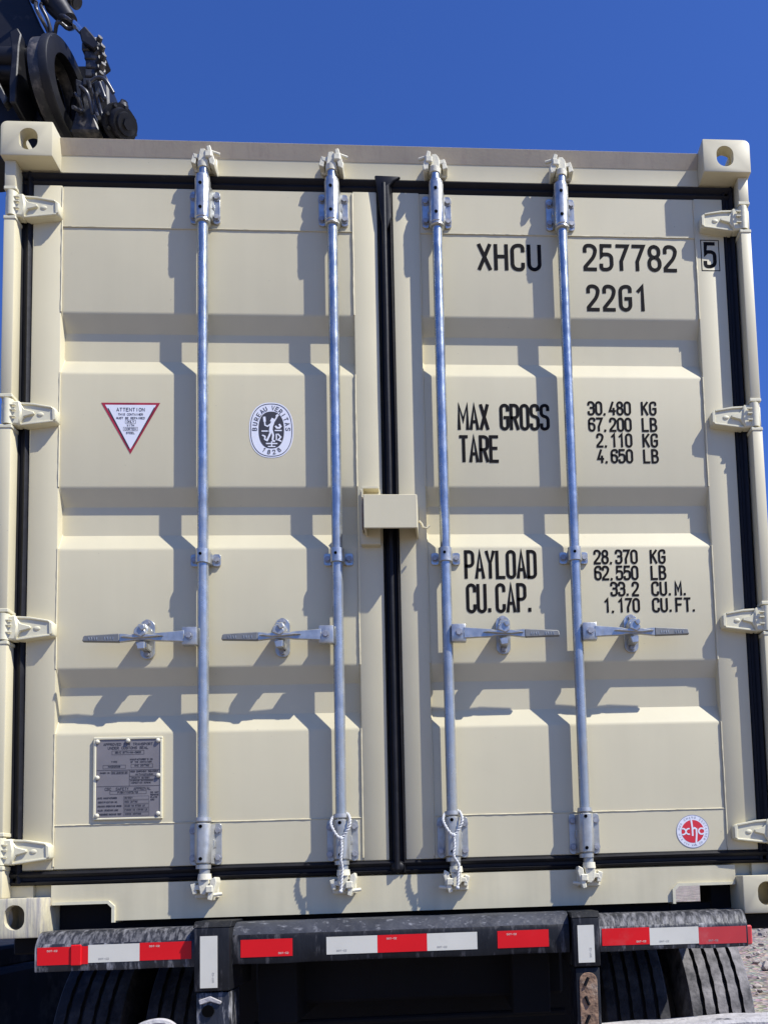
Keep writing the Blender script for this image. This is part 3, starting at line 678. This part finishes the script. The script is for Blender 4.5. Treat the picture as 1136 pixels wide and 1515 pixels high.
# --- round red sticker
qx, qz, qr = .9255, .2635, .0535
circ = lambda r, n=48, cx_=qx, cz=qz: [(cx_+r*math.cos(2*math.pi*k/n), cz+r*math.sin(2*math.pi*k/n)) for k in range(n)]
sheet('round_sticker', sticker, DR, [circ(qr)], YD-.0006)
bm = BM(); ribbon(bm, [Vector(p) for p in circ(qr-.0012)], True, .0016, YD-.0009)
arc_text(bm, 'XIN HUA CHANG CONTAINER', qx, qz, .0445, .0445, 215, -35, .0062, .0040, .0009, YD-.0009)
arc_text(bm, 'WWW.XHC.CN', qx, qz, .0445, .0445, 232, 308, .0058, .0036, .0009, YD-.0009, True)
fin('round_print', bm, mat('grey-blue print', (.22, .22, .27), .5), DR)
sheet('red_disc', red_ink, DR, [circ(.0365)], YD-.0010)
bm = BM()
def rw(pts, sw, cl=False, k=[0]):
    k[0] += 1; ribbon(bm, [Vector((qx+a, qz+b)) for a, b in pts], cl, sw, YD-.0013-3e-5*(k[0] % 9))
rw([(-.004, .040), (-.001, .012), (-.001, -.013)], .0055); rw([(-.001, .007), (.006, .011), (.012, .007), (.012, -.010), (.009, -.040)], .0055)
arc = lambda cx_, cz, r, a0, a1, n=10: [(cx_+r*math.cos(math.radians(a0+(a1-a0)*k/n)), cz+r*math.sin(math.radians(a0+(a1-a0)*k/n))) for k in range(n+1)]
rw(arc(.0285, .000, .0095, 50, 310), .0050); rw(arc(-.032, .000, .0095, 100, -100), .0045); rw(arc(-.013, .000, .0090, 80, 280), .0045)
fin('round_logo', bm, sticker, DR)

# --- data plate
px0, px1, pz0, pz1 = -.9345, -.7275, .3480, .6040
bm = BM()
box(bm, px0, px1, .0640, .0684, pz0, pz1, .001)
for a, b, c, d in ((px0, px1, pz1-.008, pz1), (px0, px1, pz0, pz0+.006), (px0, px0+.008, pz0+.0062, pz1-.0082), (px1-.007, px1, pz0+.0062, pz1-.0082)): box(bm, a, b, .0600, .0652, c, d, .0015)
mk('plate_frame', bm, cast_paint, DL)
bm = BM(); box(bm, px0+.0085, px1-.0075, .0625, .0641, pz0+.0065, pz1-.0085); mk('data_plate', bm, plate_m, DL)
bm = BM()
for a, b in ((px0+.012, pz1-.014), ((px0+px1)/2, pz1-.012), (px1-.013, pz1-.013), (px0+.012, (pz0+pz1)/2+.002), (px1-.012, (pz0+pz1)/2+.006), (px0+.012, pz0+.013), (px1-.012, pz0+.016)):
    bm = BM(); ball(bm, (a, .0610, b), .0072, (1, .8, 1), 10, 6); mk('rivet', bm, white_paint, DL)
bm = BM(); yp = .0621; pc = (px0+px1)/2; W = px1-px0
text(bm, 'APPROVED FOR TRANSPORT', pc, pz1-.0265, .0072, .0048, .0068, .0014, yp, align='c')
text(bm, 'UNDER CUSTOMS SEAL', pc, pz1-.0380, .0072, .0048, .0068, .0014, yp, align='c')
text(bm, 'GB/C 3774-N4-0903', pc, pz1-.0510, .0050, .0032, .0046, .0013, yp, align='c')
def rct(a, b, c, d, t=.0009): ribbon(bm, [Vector((a, c)), Vector((b, c)), Vector((b, d)), Vector((a, d))], True, t, yp-.00008)
rct(pc-.048, pc+.048, pz1-.0550, pz1-.0430)
text(bm, 'TYPE', px0+.062, pz1-.080, .0050, .0034, .0048, .0010, yp, align='c'); text(bm, "MANUFACTURER'S NO.", px1-.062, pz1-.073, .0046, .0028, .0040, .0012, yp, align='c'); text(bm, 'OF THE CONTAINER', px1-.064, pz1-.081, .0046, .0028, .0040, .0011, yp, align='c')
text(bm, 'XHCD2009', px0+.062, pz1-.0945, .0048, .0034, .0047, .0013, yp, align='c'); rct(px0+.029, px0+.096, pz1-.0980, pz1-.0875); text(bm, 'XHC 257782', px1-.062, pz1-.0925, .0048, .0032, .0045, .0011, yp, align='c'); rct(px1-.094, px1-.029, pz1-.0965, pz1-.0855)
for a, b in (((px0+.010, pz1-.1030), (px1-.009, pz1-.1030)), ((px0+.010, pz1-.1530), (px1-.009, pz1-.1530)), ((px0+.108, pz1-.1030), (px0+.108, pz1-.1530)), ((px0+.108, pz1-.1225), (px1-.009, pz1-.1225)), ((px0+.108, pz1-.1330), (px1-.009, pz1-.1330))):
    ribbon(bm, [Vector(a), Vector(b)], False, .0012, yp-.00012)
text(bm, 'OWNER NO.', px0+.020, pz1-.1135, .0042, .0026, .0036, .0011, yp); rct(px0+.054, px0+.102, pz1-.1150, pz1-.1065)
text(bm, 'XHC LEASING CO', px0+.056, pz1-.1130, .0036, .0024, .0032, .0011, yp)
text(bm, 'WOOD COMPONENT TREATMENT', px0+.111, pz1-.1105, .0044, .0026, .00352, .0012, yp); text(bm, 'IM/TAILEILEUM', px0+.125, pz1-.1195, .0044, .0028, .0042, .0012, yp)
text(bm, 'IMMUNITY 45/2021', px0+.112, pz1-.1300, .0042, .0026, .0036, .0011, yp); text(bm, 'DISPATCH MAINTENANCE', px0+.112, pz1-.1385, .0040, .0024, .0034, .0010, yp); text(bm, 'INSPECTION SCHEME', px0+.112, pz1-.1455, .0040, .0024, .0036, .0010, yp)
text(bm, 'CSC  SAFETY  APPROVAL', pc, pz1-.1655, .0080, .0046, .0066, .0013, yp, align='c')
rct(px0+.050, px1-.048, pz1-.1775, pz1-.1680); text(bm, 'F/BV/11072/19', pc, pz1-.1750, .0046, .0034, .0047, .0013, yp, align='c')
for k, s in enumerate(('DATE MANUFACTURED', 'IDENTIFICATION NO.', 'MAXIMUM OPERATING GROSS', 'ALLOW. STACKING LOAD', 'TRANSVERSE RACKING TEST')):
    text(bm, s, px0+.014, pz1-.1915-k*.0125, .0046, .0024, .0034 if len(s) < 20 else .0031, .0012, yp)
for k, s in enumerate(('08/2021', 'XHCU 257782', '30480 KG 67200 LB', '216000 KG 476190 LB', '150000 NEWTONS')):
    text(bm, s, px0+.094, pz1-.1915-k*.0125, .0046, .0026, .0036, .0010, yp); rct(px0+.091, px1-.040, pz1-.1945-k*.0125, pz1-.1845-k*.0125, .0006)
for k, s in enumerate(('DO NOT', 'REMOVE', 'PLATE', 'CSC')): text(bm, s, px1-.035, pz1-.176-k*.0075, .0042, .0028, .0042, .0012, yp)
fin('plate_text', bm, ink_grey, DL)

# ================================================================== ROPES
def rope(pts, label):
    P = spline(pts, 14); L = 0; ph = []
    for i, p in enumerate(P):
        if i: L += (P[i]-P[i-1]).length
        ph.append(L/.020*2*math.pi)
    bm = BM()
    for k in range(2):
        Q = []
        for i, p in enumerate(P):
            t = (P[min(i+1, len(P)-1)]-P[max(i-1, 0)]).normalized(); u = t.cross(Vector((0, 1, .05))).normalized(); v = t.cross(u)
            a = ph[i]+k*math.pi; Q.append(p+(u*math.cos(a)+v*math.sin(a))*.0023)
        tube(bm, Q, .0026, 6)
    return bm
def rope_tie(x, xe, label):
    r = root('rope_tie', (x, -.005, .10), label, 'rope', 'white ropes tied round the bar ends')
    a = rope([(x+.002, .048+.012, .345), (x+.020, .030, .346), (x+.030, .006, .325), (x+.026, -.001, .300), (x+.008, -.003, .272), (x+.004, -.004, .262)], '')
    mk('rope_loop', a, rope_m, r, ang=80)
    a = rope([(x-.004, .060, .345), (x-.022, .030, .338), (x-.028, .006, .315), (x-.016, -.002, .287), (x+.002, -.004, .264)], ''); mk('rope_loop', a, rope_m, r, ang=80)
    a = rope([(x+.003, -.004, .264), (x+.004, -.004, .235), (x+.001, -.003, .205), (xe+.004, .004, .178), (xe+.002, .004, .150), (xe, .002, .118), (xe-.001, .000, .108)], ''); mk('rope_tail', a, rope_m, r, ang=80)
    bm = BM(); ball(bm, (x+.003, -.004, .268), .0065, (1, 1, 1.2)); ball(bm, (xe-.001, .000, .108), .0060); mk('knot', bm, rope_m, r)
rope_tie(-.1805, -.180, 'white twisted rope hanging on the second locking bar, left of the black centre seam')
rope_tie(.1605, .172, 'white twisted rope hanging on the third locking bar, right of the black centre seam')

# ================================================================== TRAILER
T = root('truck_trailer', (0, 2.5, GZ), 'black steel trailer with scuffed bumper and red and white tape under the container', 'trailer')
def tape(parent, x0, x1, z0, z1, y, m, txt=None, rot=False):
    bm = BM(); box(bm, x0, x1, y-.0012, y-.0002, z0, z1)
    o = mk('reflective_tape', bm, m, parent)
    if txt:
        bm = BM(); yy = y-.0016
        mm = ink_faint
        if rot:
            xm_ = x1-.010; zz = z0+.016
            tf = lambda u, v: (xm_-v, zz+u)
            text(bm, txt, 0, 0, .0045, .0030, .0048, .0008, yy, tf=tf)
        else: text(bm, txt, *( (x1-.040, z0+.007) if (abs(x0+.4655) < .001 or abs(x0-.5985) < .001) else (x0+.028, z1-.013) if txt == 'DOT-C2' and m is tape_red else (x0+.030, z0+.008)), .0045, .0032, .0050, .0009, yy)
        fin('tape_text', bm, tape_white if m is tape_red else mm, parent)
ink_faint = mat('faint grey print', (.30, .29, .26), .5)
BYF = -.055
top_plain = mat('weathered bumper top', (.034, .036, .043), .5, var=.35, vscale=9, bump=.3, bscale=50, dirt=(.30, .30, .31), dscale=55, dlo=.56, dhi=.72, stretch=(.7, 1.2, 1), damt=.55, spec=.3)
def beam(x0, x1, zb, zt, m, label=None, taper=0, n=40, tm=None):
    # press-bent beam: front face, wide rounded shoulder and flat top running back; edges slightly battered
    bm = BM(); sec = [(BYF+.002, zb+.0), (BYF, zb+.006), (BYF, zt-.046), (BYF+.004, zt-.036), (BYF+.020, zt-.014), (BYF+.034, zt-.004), (BYF+.050, zt), (BYF+.16, zt), (BYF+.16, zb)]
    rings = []
    for i in range(n+1):
        x = x0+(x1-x0)*i/n; r = []
        for y, z in sec:
            q = noise.noise(Vector((x*7, y*20, z*20)))*.0022; r.append(bm.verts.new((x, y+q*(1 if y > BYF+.001 else 0), z+q)))
        rings.append(r)
    for i in range(n):
        for j in range(len(sec)): k = (j+1) % len(sec); bm.faces.new((rings[i][j], rings[i][k], rings[i+1][k], rings[i+1][j]))
    bm.faces.new(rings[0]); bm.faces.new(rings[-1][::-1])
    bmesh.ops.recalc_face_normals(bm, faces=bm.faces[:])
    for f in bm.faces:
        f.normal_update(); f.material_index = 1 if f.normal.z > .55 else 0
    return mk('bumper_beam', bm, [m, tm or top_scuff], T, ang=50, label=label)

bmid = beam(-.490, .500, -.094, .026, black_steel, tm=top_plain)
bl = beam(-1.047, -.5965, -.096, .018, black_scr); br = beam(.592, 1.045, -.096, .014, black_scr)
zt0, zt1 = -.0750, -.0240
for p, x0, x1, m, t in ((bmid, -.4655, -.3165, tape_red, 'DOT-C2'), (bmid, -.2180, -.0700, tape_white, 'DOT-C2'), (bmid, -.0698, .0760, tape_red, 'DOT-C2'), (bmid, .0762, .2245, tape_white, 'DOT-C2'), (bmid, .2850, .4380, tape_red, 'DOT-C2')):
    tape(p, x0, x1, zt0, zt1, BYF, m, t)
for p, x0, x1, m, t, dz in ((bl, -1.040, -.8975, tape_red, 'DOT-C2', -.002), (bl, -.8973, -.7530, tape_white, 'DOT-C2', .001), (bl, -.7528, -.6060, tape_red, 'DOT-C2', .002), (br, .5985, .7430, tape_red, 'DOT-C2', -.004), (br, .7432, .8930, tape_white, 'DOT-C2', -.007), (br, .8932, 1.0400, tape_red_old, 'DOT-C2', -.010)):
    tape(p, x0, x1, zt0+dz, zt1+dz, BYF, m, t)
bm = BM(); box(bm, .955, 1.062, BYF+.008, BYF+.020, -.092, -.033, .004); mk('bent_plate', bm, tape_red_old, T)
bm = BM(); box(bm, -.945, -.915, BYF-.006, BYF-.0014, -.0800, -.0210, .002); mk('tape_patch', bm, tape_red, T)
# posts
for x0, x1, zt, zm in ((-.592, -.491, .034, -.166), (.508, .587, .026, -.136)):
    bm = BM()
    box(bm, x0, x1, -.082, .20, zm, zt-.018, .004, 2); prism(bm, [(-.084, zt-.018), (-.060, zt), (.2, zt), (.2, zt-.018)], x0-.003, x1+.003, axis='x', bev=.002)
    Pp = mk('bumper_post', bm, black_steel, T)
    xm_ = (x0+x1)/2-.008*(1 if x0 < 0 else .2)
    tape(Pp, xm_-.0245, xm_+.0245, zm+.010 if x0 < 0 else zm+.012, zt-.042 if x0 < 0 else zt-.040, -.082, tape_white, 'DOT-C2', True)
    bm = BM()
    box(bm, x0+.004, x1-.002, -.074, .05, -.62, zm-.003, .006, 2)
    Q = mk('post_extension', bm, black_steel if x0 > 0 else black_scr, T)
    bm = BM()
    if x0 > 0:
        prism(bm, rrect(x0+.014, x1-.012, -.36, zm-.018, .024, 6), -.0775, -.0735, bev=.001)
        mk('rusty_pad', bm, rust, T)
        bm = BM()
        for zz, an in ((-.180, .5), (-.235, -.4), (-.29, .5)):
            c = Vector(((x0+x1)/2-.004, -.079, zz)); d = Vector((math.sin(an)*.012, 0, math.cos(an)*.014))
            cyl(bm, c-d, c+d, .0045, n=8)
        mk('rusty_pin', bm, black_dull, T)
    else:
        cyl(bm, ((x0+x1)/2-.012, -.080, -.222), ((x0+x1)/2-.012, -.070, -.222), .017, n=20); mk('tow_hole', bm, dark_hole, T)
        bm = BM(); prism(bm, [(x0+.012, -.19), (x0+.045, -.180), (x0+.078, -.196), (x0+.074, -.205), (x0+.045, -.195), (x0+.016, -.204)], -.080, -.0735, bev=.002); mk('chipped_lip', bm, dust_bar, T)
# lower guard bars covered in dust
bm = BM()
n = 30; pr = []
for x0, x1 in ((.589, 1.35),):
    prism(bm, [(x0, -0.320), (x0+.12, -0.314), (x0+.2, -0.316), (x0+.42, -0.306), (x0+.5, -0.309), (x1, -0.302), (x1, -.37), (x0, -.37)], -.10, .04, bev=.008)
mk('lower_guard', bm, dust_bar, T)
bm = BM(); tube(bm, spline([(-.765, -.06, -.30), (-.745, -.08, -.262), (-.70, -.08, -.247), (-.66, -.08, -.253), (-.63, -.06, -.29)], 6), .011, 8); mk('guard_bracket', bm, dust_bar, T)
# chassis
bm = BM(); box(bm, -1.056, .853, .125, .25, -.0035, .105, .003); box(bm, .8535, .99, .125, .25, -.0035, .036, .003); box(bm, .9905, 1.056, .125, .25, -.0035, .105, .003); mk('gap_blackout', bm, black_dull, T)  # black blocks added to keep the sill gap and pocket ends dark
for s in (-1, 1): bm = BM(); box(bm, *sorted((s*.34, s*.46)), .15, 7.2, -.30, -.002, .004); mk('chassis_rail', bm, black_dull, T)
for y in (.12, 2.2, 4.2, 5.85): bm = BM(); box(bm, -1.19, 1.19, y, y+.14, -.055 if y < 1 else -.16, -.004, .005); mk('bolster', bm, black_dull, T)
bm = BM()
box(bm, -.66, .66, .55, .57, -.80, -.02); box(bm, -.50, .52, .30, .36, -.26, -.10, .01); cyl(bm, (-.5, .28, -.32), (.52, .28, -.315), .012, n=10)
mk('void_backing', bm, black_dull, T)  # black plate added to fill the dark void, with bar and pipe before it
TR_, TZ = .50, -.55
def wheel(x0, x1, yc, label=None):
    bm = BM(); xc = (x0+x1)/2; w = x1-x0; n = 96
    # cross-section (x, r): five ribs with four grooves, rounded shoulders
    sec = [(-.5*w, TR_-.20, 0), (-.52*w, TR_-.12, 0), (-.50*w, TR_-.045, 0), (-.46*w, TR_-.010, 0)]
    gr = [-.28, -.095, .095, .28]; e = .028
    sec.append((-.44*w, TR_-.004, 0)); prev = -.44
    for k, g in enumerate(gr):
        sec += [((g-e)*w, TR_-.0005, 0), ((g-e*.7)*w, TR_-.016, 1), ((g+e*.7)*w, TR_-.016, 1), ((g+e)*w, TR_-.0005, 0)]
    sec += [(.44*w, TR_-.004, 0), (.46*w, TR_-.010, 0), (.50*w, TR_-.045, 0), (.52*w, TR_-.12, 0), (.5*w, TR_-.20, 0)]
    rings = []
    for i in range(n):
        a = 2*math.pi*i/n; r_ = []
        for j, (dx, r, g) in enumerate(sec):
            jit = .0022*(1 if (i+j) % 2 else -1) if (j in (5, 8, 9, 12, 13, 16, 17, 20)) else 0
            r_.append(bm.verts.new((xc+dx+jit*.6, yc+r*math.cos(a), TZ+r*math.sin(a))))
        rings.append(r_)
    for i in range(n):
        A, B = rings[i], rings[(i+1) % n]
        for j in range(len(sec)-1):
            f = bm.faces.new((A[j], B[j], B[j+1], A[j+1]))
            if sec[j][2] or sec[j+1][2]: f.material_index = 1
    ty_ = mk('wheel', bm, [tyre_m if x0 > 1 else tyre_shade, groove_m], T, ang=40, label=label)
    bm = BM()
    cyl(bm, (x0+.02, yc, TZ), (x1-.02, yc, TZ), TR_-.195, n=40); cyl(bm, (x0+.0, yc, TZ), (x1+.0, yc, TZ), .14, n=24)
    mk('rim', bm, rim_m, ty_)
for yc in (.98, 2.30):
    wheel(1.005, 1.262, yc); wheel(.690, .945, yc); wheel(-1.262, -1.005, yc); wheel(-.945, -.690, yc)
for yc in (.98, 2.30): bm = BM(); cyl(bm, (-1.15, yc, TZ), (1.15, yc, TZ), .075, n=20); mk('axle', bm, black_dull, T)
for s in (-1, 1): bm = BM(); box(bm, *sorted((s*.5, s*.56)), .6, 2.7, -.42, -.34); mk('leaf_spring', bm, black_dull, T)
bm = BM(); box(bm, -1.2, 1.2, 6.2, 8.4, -.45, .1); box(bm, -1.2, 1.2, 6.9, 8.6, .1, 1.7, .08, 2); mk('cab', bm, black_steel, T)
for s in (-1, 1): bm = BM(); cyl(bm, (s*.95, 7.4, GZ+.5), (s*1.24, 7.4, GZ+.5), .5, n=40); mk('front_wheel', bm, tyre_m, T)

# ================================================================== LOADER CRANE beyond the top left corner
K = root('loader_crane', (-2.75, 2.5, GZ), 'black knuckle boom crane with round pivot eye and hoses beyond the top left corner', 'crane')
CY = 2.3
def c(u, v, y=0): return (-2.404+u*.00393, CY+y, 5.4762-v*.00437+u*.00012)
def cp(u, v): q = c(u, v); return (q[0], q[2])
bm = BM(); prism(bm, [cp(a, b) for a, b in ((-260, -180), (-40, -190), (12, -60), (45, 2), (62, 40), (80, 68), (76, 88), (60, 92), (-20, 98), (-120, 60))], CY-.02, CY+.30, bev=.012); mk('main_boom', bm, crane_m, K)
bm = BM()
prism(bm, [cp(a, b) for a, b in ((-60, 92), (78, 92), (80, 190), (60, 212), (-60, 212))], CY+.10, CY+.26, bev=.01)
cyl(bm, c(-60, 95, -.02), c(76, 93, -.02), .062, n=24); cyl(bm, c(-60, 108, -.0), c(40, 112, -.0), .05, n=20)
mk('boom_housing', bm, crane_m, K)
bm = BM(); prism(bm, [cp(a, b) for a, b in ((33, 80), (44, 74), (50, 84), (47, 100), (45, 150), (44, 182), (35, 182), (34, 150), (37, 112))], CY-.14, CY+.10, bev=.006); mk('boom_web', bm, crane_m, K)
bm = BM(); prism(bm, [cp(a, b) for a, b in ((-12, 100), (0, 116), (30, 172), (24, 180), (-2, 134), (-16, 118))], CY-.12, CY-.06, bev=.006); mk('brace', bm, crane_grime, K)
# pivot eye: thick ring, its axis turned mostly sideways
def ring(center, ax, r_in, r_out, t, m, name):
    bm = BM(); ax = Vector(ax).normalized(); Q = ax.to_track_quat('Z', 'Y').to_matrix(); n = 48; R_ = []
    prof_ = [(r_in, -t/2), (r_in, t/2), (r_in+.004, t/2+.006), (r_out-.006, t/2+.006), (r_out, t/2-.002), (r_out, -t/2+.002), (r_out-.004, -t/2)]
    for i in range(n):
        a = 2*math.pi*i/n; R_.append([bm.verts.new(Vector(center)+Q @ Vector((r*math.cos(a), r*math.sin(a), h))) for r, h in prof_])
    for i in range(n):
        A, B = R_[i], R_[(i+1) % n]
        for j in range(len(prof_)): k = (j+1) % len(prof_); bm.faces.new((A[j], A[k], B[k], B[j]))
    return mk(name, bm, m, K, ang=50)
pe = Vector(c(102, 140, -.02)); ring(pe, (1, -.1, 0), .172, .262, .045, crane_m, 'pivot_eye')
ring(pe+Vector((1, -.1, 0)).normalized()*(-.06), (1, -.1, 0), .17, .250, .06, crane_grime, 'pivot_flange')
bm = BM(); cyl(bm, pe-Vector((.14, -.014, 0)), pe-Vector((.09, -.009, 0)), .168, n=40); mk('eye_backing', bm, dark_hole, K)  # black disc paints the dark depth inside the eye
bm = BM(); prism(bm, [cp(a, b) for a, b in ((92, 78), (96, 68), (138, 68), (150, 90), (152, 130), (146, 160), (158, 190), (160, 214), (92, 214))], CY+.12, CY+.30, bev=.012); mk('knuckle_plate', bm, crane_m, K)
bm = BM(); prism(bm, [cp(a, b) for a, b in ((118, 128), (134, 134), (146, 178), (156, 206), (112, 206), (122, 170))], CY-.06, CY+.05, bev=.01); mk('knuckle_gusset', bm, crane_grime, K)
# ram
bm = BM(); cyl(bm, c(46, -40, -.05), c(92, 22, -.05), .062, n=24); cyl(bm, c(88, 17, -.05), c(109, 44, -.05), .070, .050, n=24); mk('hydraulic_ram', bm, crane_m, K)
bm = BM(); cyl(bm, c(104, 34, -.05), c(134, 66, -.05), .020, n=16); mk('ram_rod', bm, chrome, K)
bm = BM(); prism(bm, [cp(a, b) for a, b in ((128, 68), (136, 60), (150, 76), (160, 88), (150, 96), (132, 84))], CY-.10, CY+.08, bev=.008)
mk('ram_eye', bm, crane_m, K)
bm = BM(); cyl(bm, c(100, -8, -.02), c(117, 9, -.02), .030, n=14); cyl(bm, c(110, 2, -.02), c(116, 8, -.02), .040, n=14); mk('rod_fitting', bm, crane_grime, K)
random.seed(11)
def cpart(name, m, *prims):
    bm = BM()
    for p in prims: p(bm)
    mk(name, bm, m, K)
L_ = lambda a, b, r, r1=None, n=16: (lambda bm: cyl(bm, a, b, r, r1, n))
# control valve: banked spools with caps, stacked down the right edge of the knuckle
for k, (u, v) in enumerate(((146, 84), (150, 97), (152, 110), (151, 123), (148, 136))):
    a = Vector(c(u-8, v, -.02)); b = Vector(c(u+9, v-4, -.08)); e = Vector(c(u+14, v-6, -.10))
    cpart('valve_block', crane_grime, (lambda bm, a=a: box(bm, a.x-.035, a.x+.045, a.y-.05, a.y+.07, a.z-.026, a.z+.026, .006)), L_(a, b, .024), L_(b, e, .017, .014, 6))
for u, v in ((150, 150), (142, 160), (134, 172), (128, 184)):
    a = Vector(c(u, v, -.04)); cpart('hose_fitting', crane_grime, L_(a, a+Vector((.0, -.03, .06)), .022, .02, 6), L_(a+Vector((0, -.03, .06)), a+Vector((.0, -.045, .09)), .015, .015, 12))
# slew motor: drum, flange, bolted end cap
a = Vector(c(160, 178, .02)); b = Vector(c(184, 194, -.05)); d = (b-a).normalized(); f = b+d*.07
bm = BM(); cyl(bm, a, b, .062, .070, 28); cyl(bm, b-d*.015, b+d*.015, .100, n=28); cyl(bm, b+d*.01, f, .080, .074, 28); cyl(bm, f-d*.002, f+d*.018, .060, .056, 28); cyl(bm, f+d*.016, f+d*.034, .030, n=6)
mk('slew_motor', bm, crane_m, K)
sidev = d.cross(Vector((0, 0, 1))).normalized(); upv = sidev.cross(d).normalized()
for k in range(8):
    an = k*math.pi/4; q = b+(sidev*math.cos(an)+upv*math.sin(an))*.089
    bm = BM(); cyl(bm, q+d*.012, q+d*.030, .010, n=6); mk('motor_bolt', bm, crane_grime, K)
a = Vector(c(188, 172, -.04)); cpart('motor_port', crane_grime, L_(a+Vector((0, 0, -.05)), a+Vector((.005, -.005, .03)), .030, .028, 12), L_(a+Vector((.005, -.005, .03)), a+Vector((.01, -.01, .05)), .022, .020, 6))
a = Vector(c(160, 196, .05)); cpart('motor_bracket', crane_m, lambda bm, a=a: prism(bm, [cp(146, 172), cp(170, 166), cp(178, 214), cp(148, 216)], CY+.02, CY+.12, bev=.006))
hm = mat('hydraulic hose', (.035, .035, .04), .32, var=.2, dirt=(.3, .29, .28), dscale=20, dlo=.55, dhi=.75, damt=.6)
for P in ([(84, 74), (88, 62), (98, 56), (110, 58), (124, 68)], [(70, 20), (74, 36), (82, 52), (86, 72)], [(48, 2), (56, 18), (66, 24), (76, 20), (90, 34), (112, 58), (122, 66)],
          [(150, 152), (160, 148), (172, 152), (182, 166)], [(148, 156), (150, 172), (160, 200), (164, 206)], [(154, 160), (158, 180), (168, 204)], [(160, 160), (166, 170), (172, 178), (164, 156)],
          [(140, 150), (136, 160), (146, 170), (150, 190)], [(66, 28), (72, 50), (80, 64), (78, 80)], [(120, 158), (128, 168), (132, 180), (126, 190)]):
    bm = BM(); tube(bm, spline([c(u, v, -.10+.05*math.sin(i*1.3+u)) for i, (u, v) in enumerate(P)], 8), .011, 7); mk('hose', bm, hm, K, ang=80)
bm = BM(); cyl(bm, (-2.75, CY+.2, 4.65), (-2.75, CY+.2, GZ+.25), .17, .24, n=28); box(bm, -3.25, -2.25, CY-.4, CY+.8, GZ+.0, GZ+.35, .03); prism(bm, [cp(a, b) for a, b in ((-140, 120), (40, 120), (60, 214), (-110, 230))], CY+.08, CY+.32, bev=.01)
mk('crane_column', bm, crane_m, K)
bm = BM(); box(bm, -5.6, -2.86, 2.9, 8.6, -.92, -.36, .03); box(bm, -5.5, -3.0, 3.0, 8.5, -.37, -.22, .02); mk('carrier_chassis', bm, mat('navy carrier paint', (.014, .015, .02), .85, spec=.08, var=.4, vscale=3, dirt=(.08, .07, .07), dscale=4, dlo=.5, dhi=.8), K)
for yy in (3.6, 7.6):
    for xx in (-5.3, -3.2): bm = BM(); cyl(bm, (xx-.15, yy, GZ+.42), (xx+.15, yy, GZ+.42), .42, n=36); mk('carrier_wheel', bm, tyre_m, K)
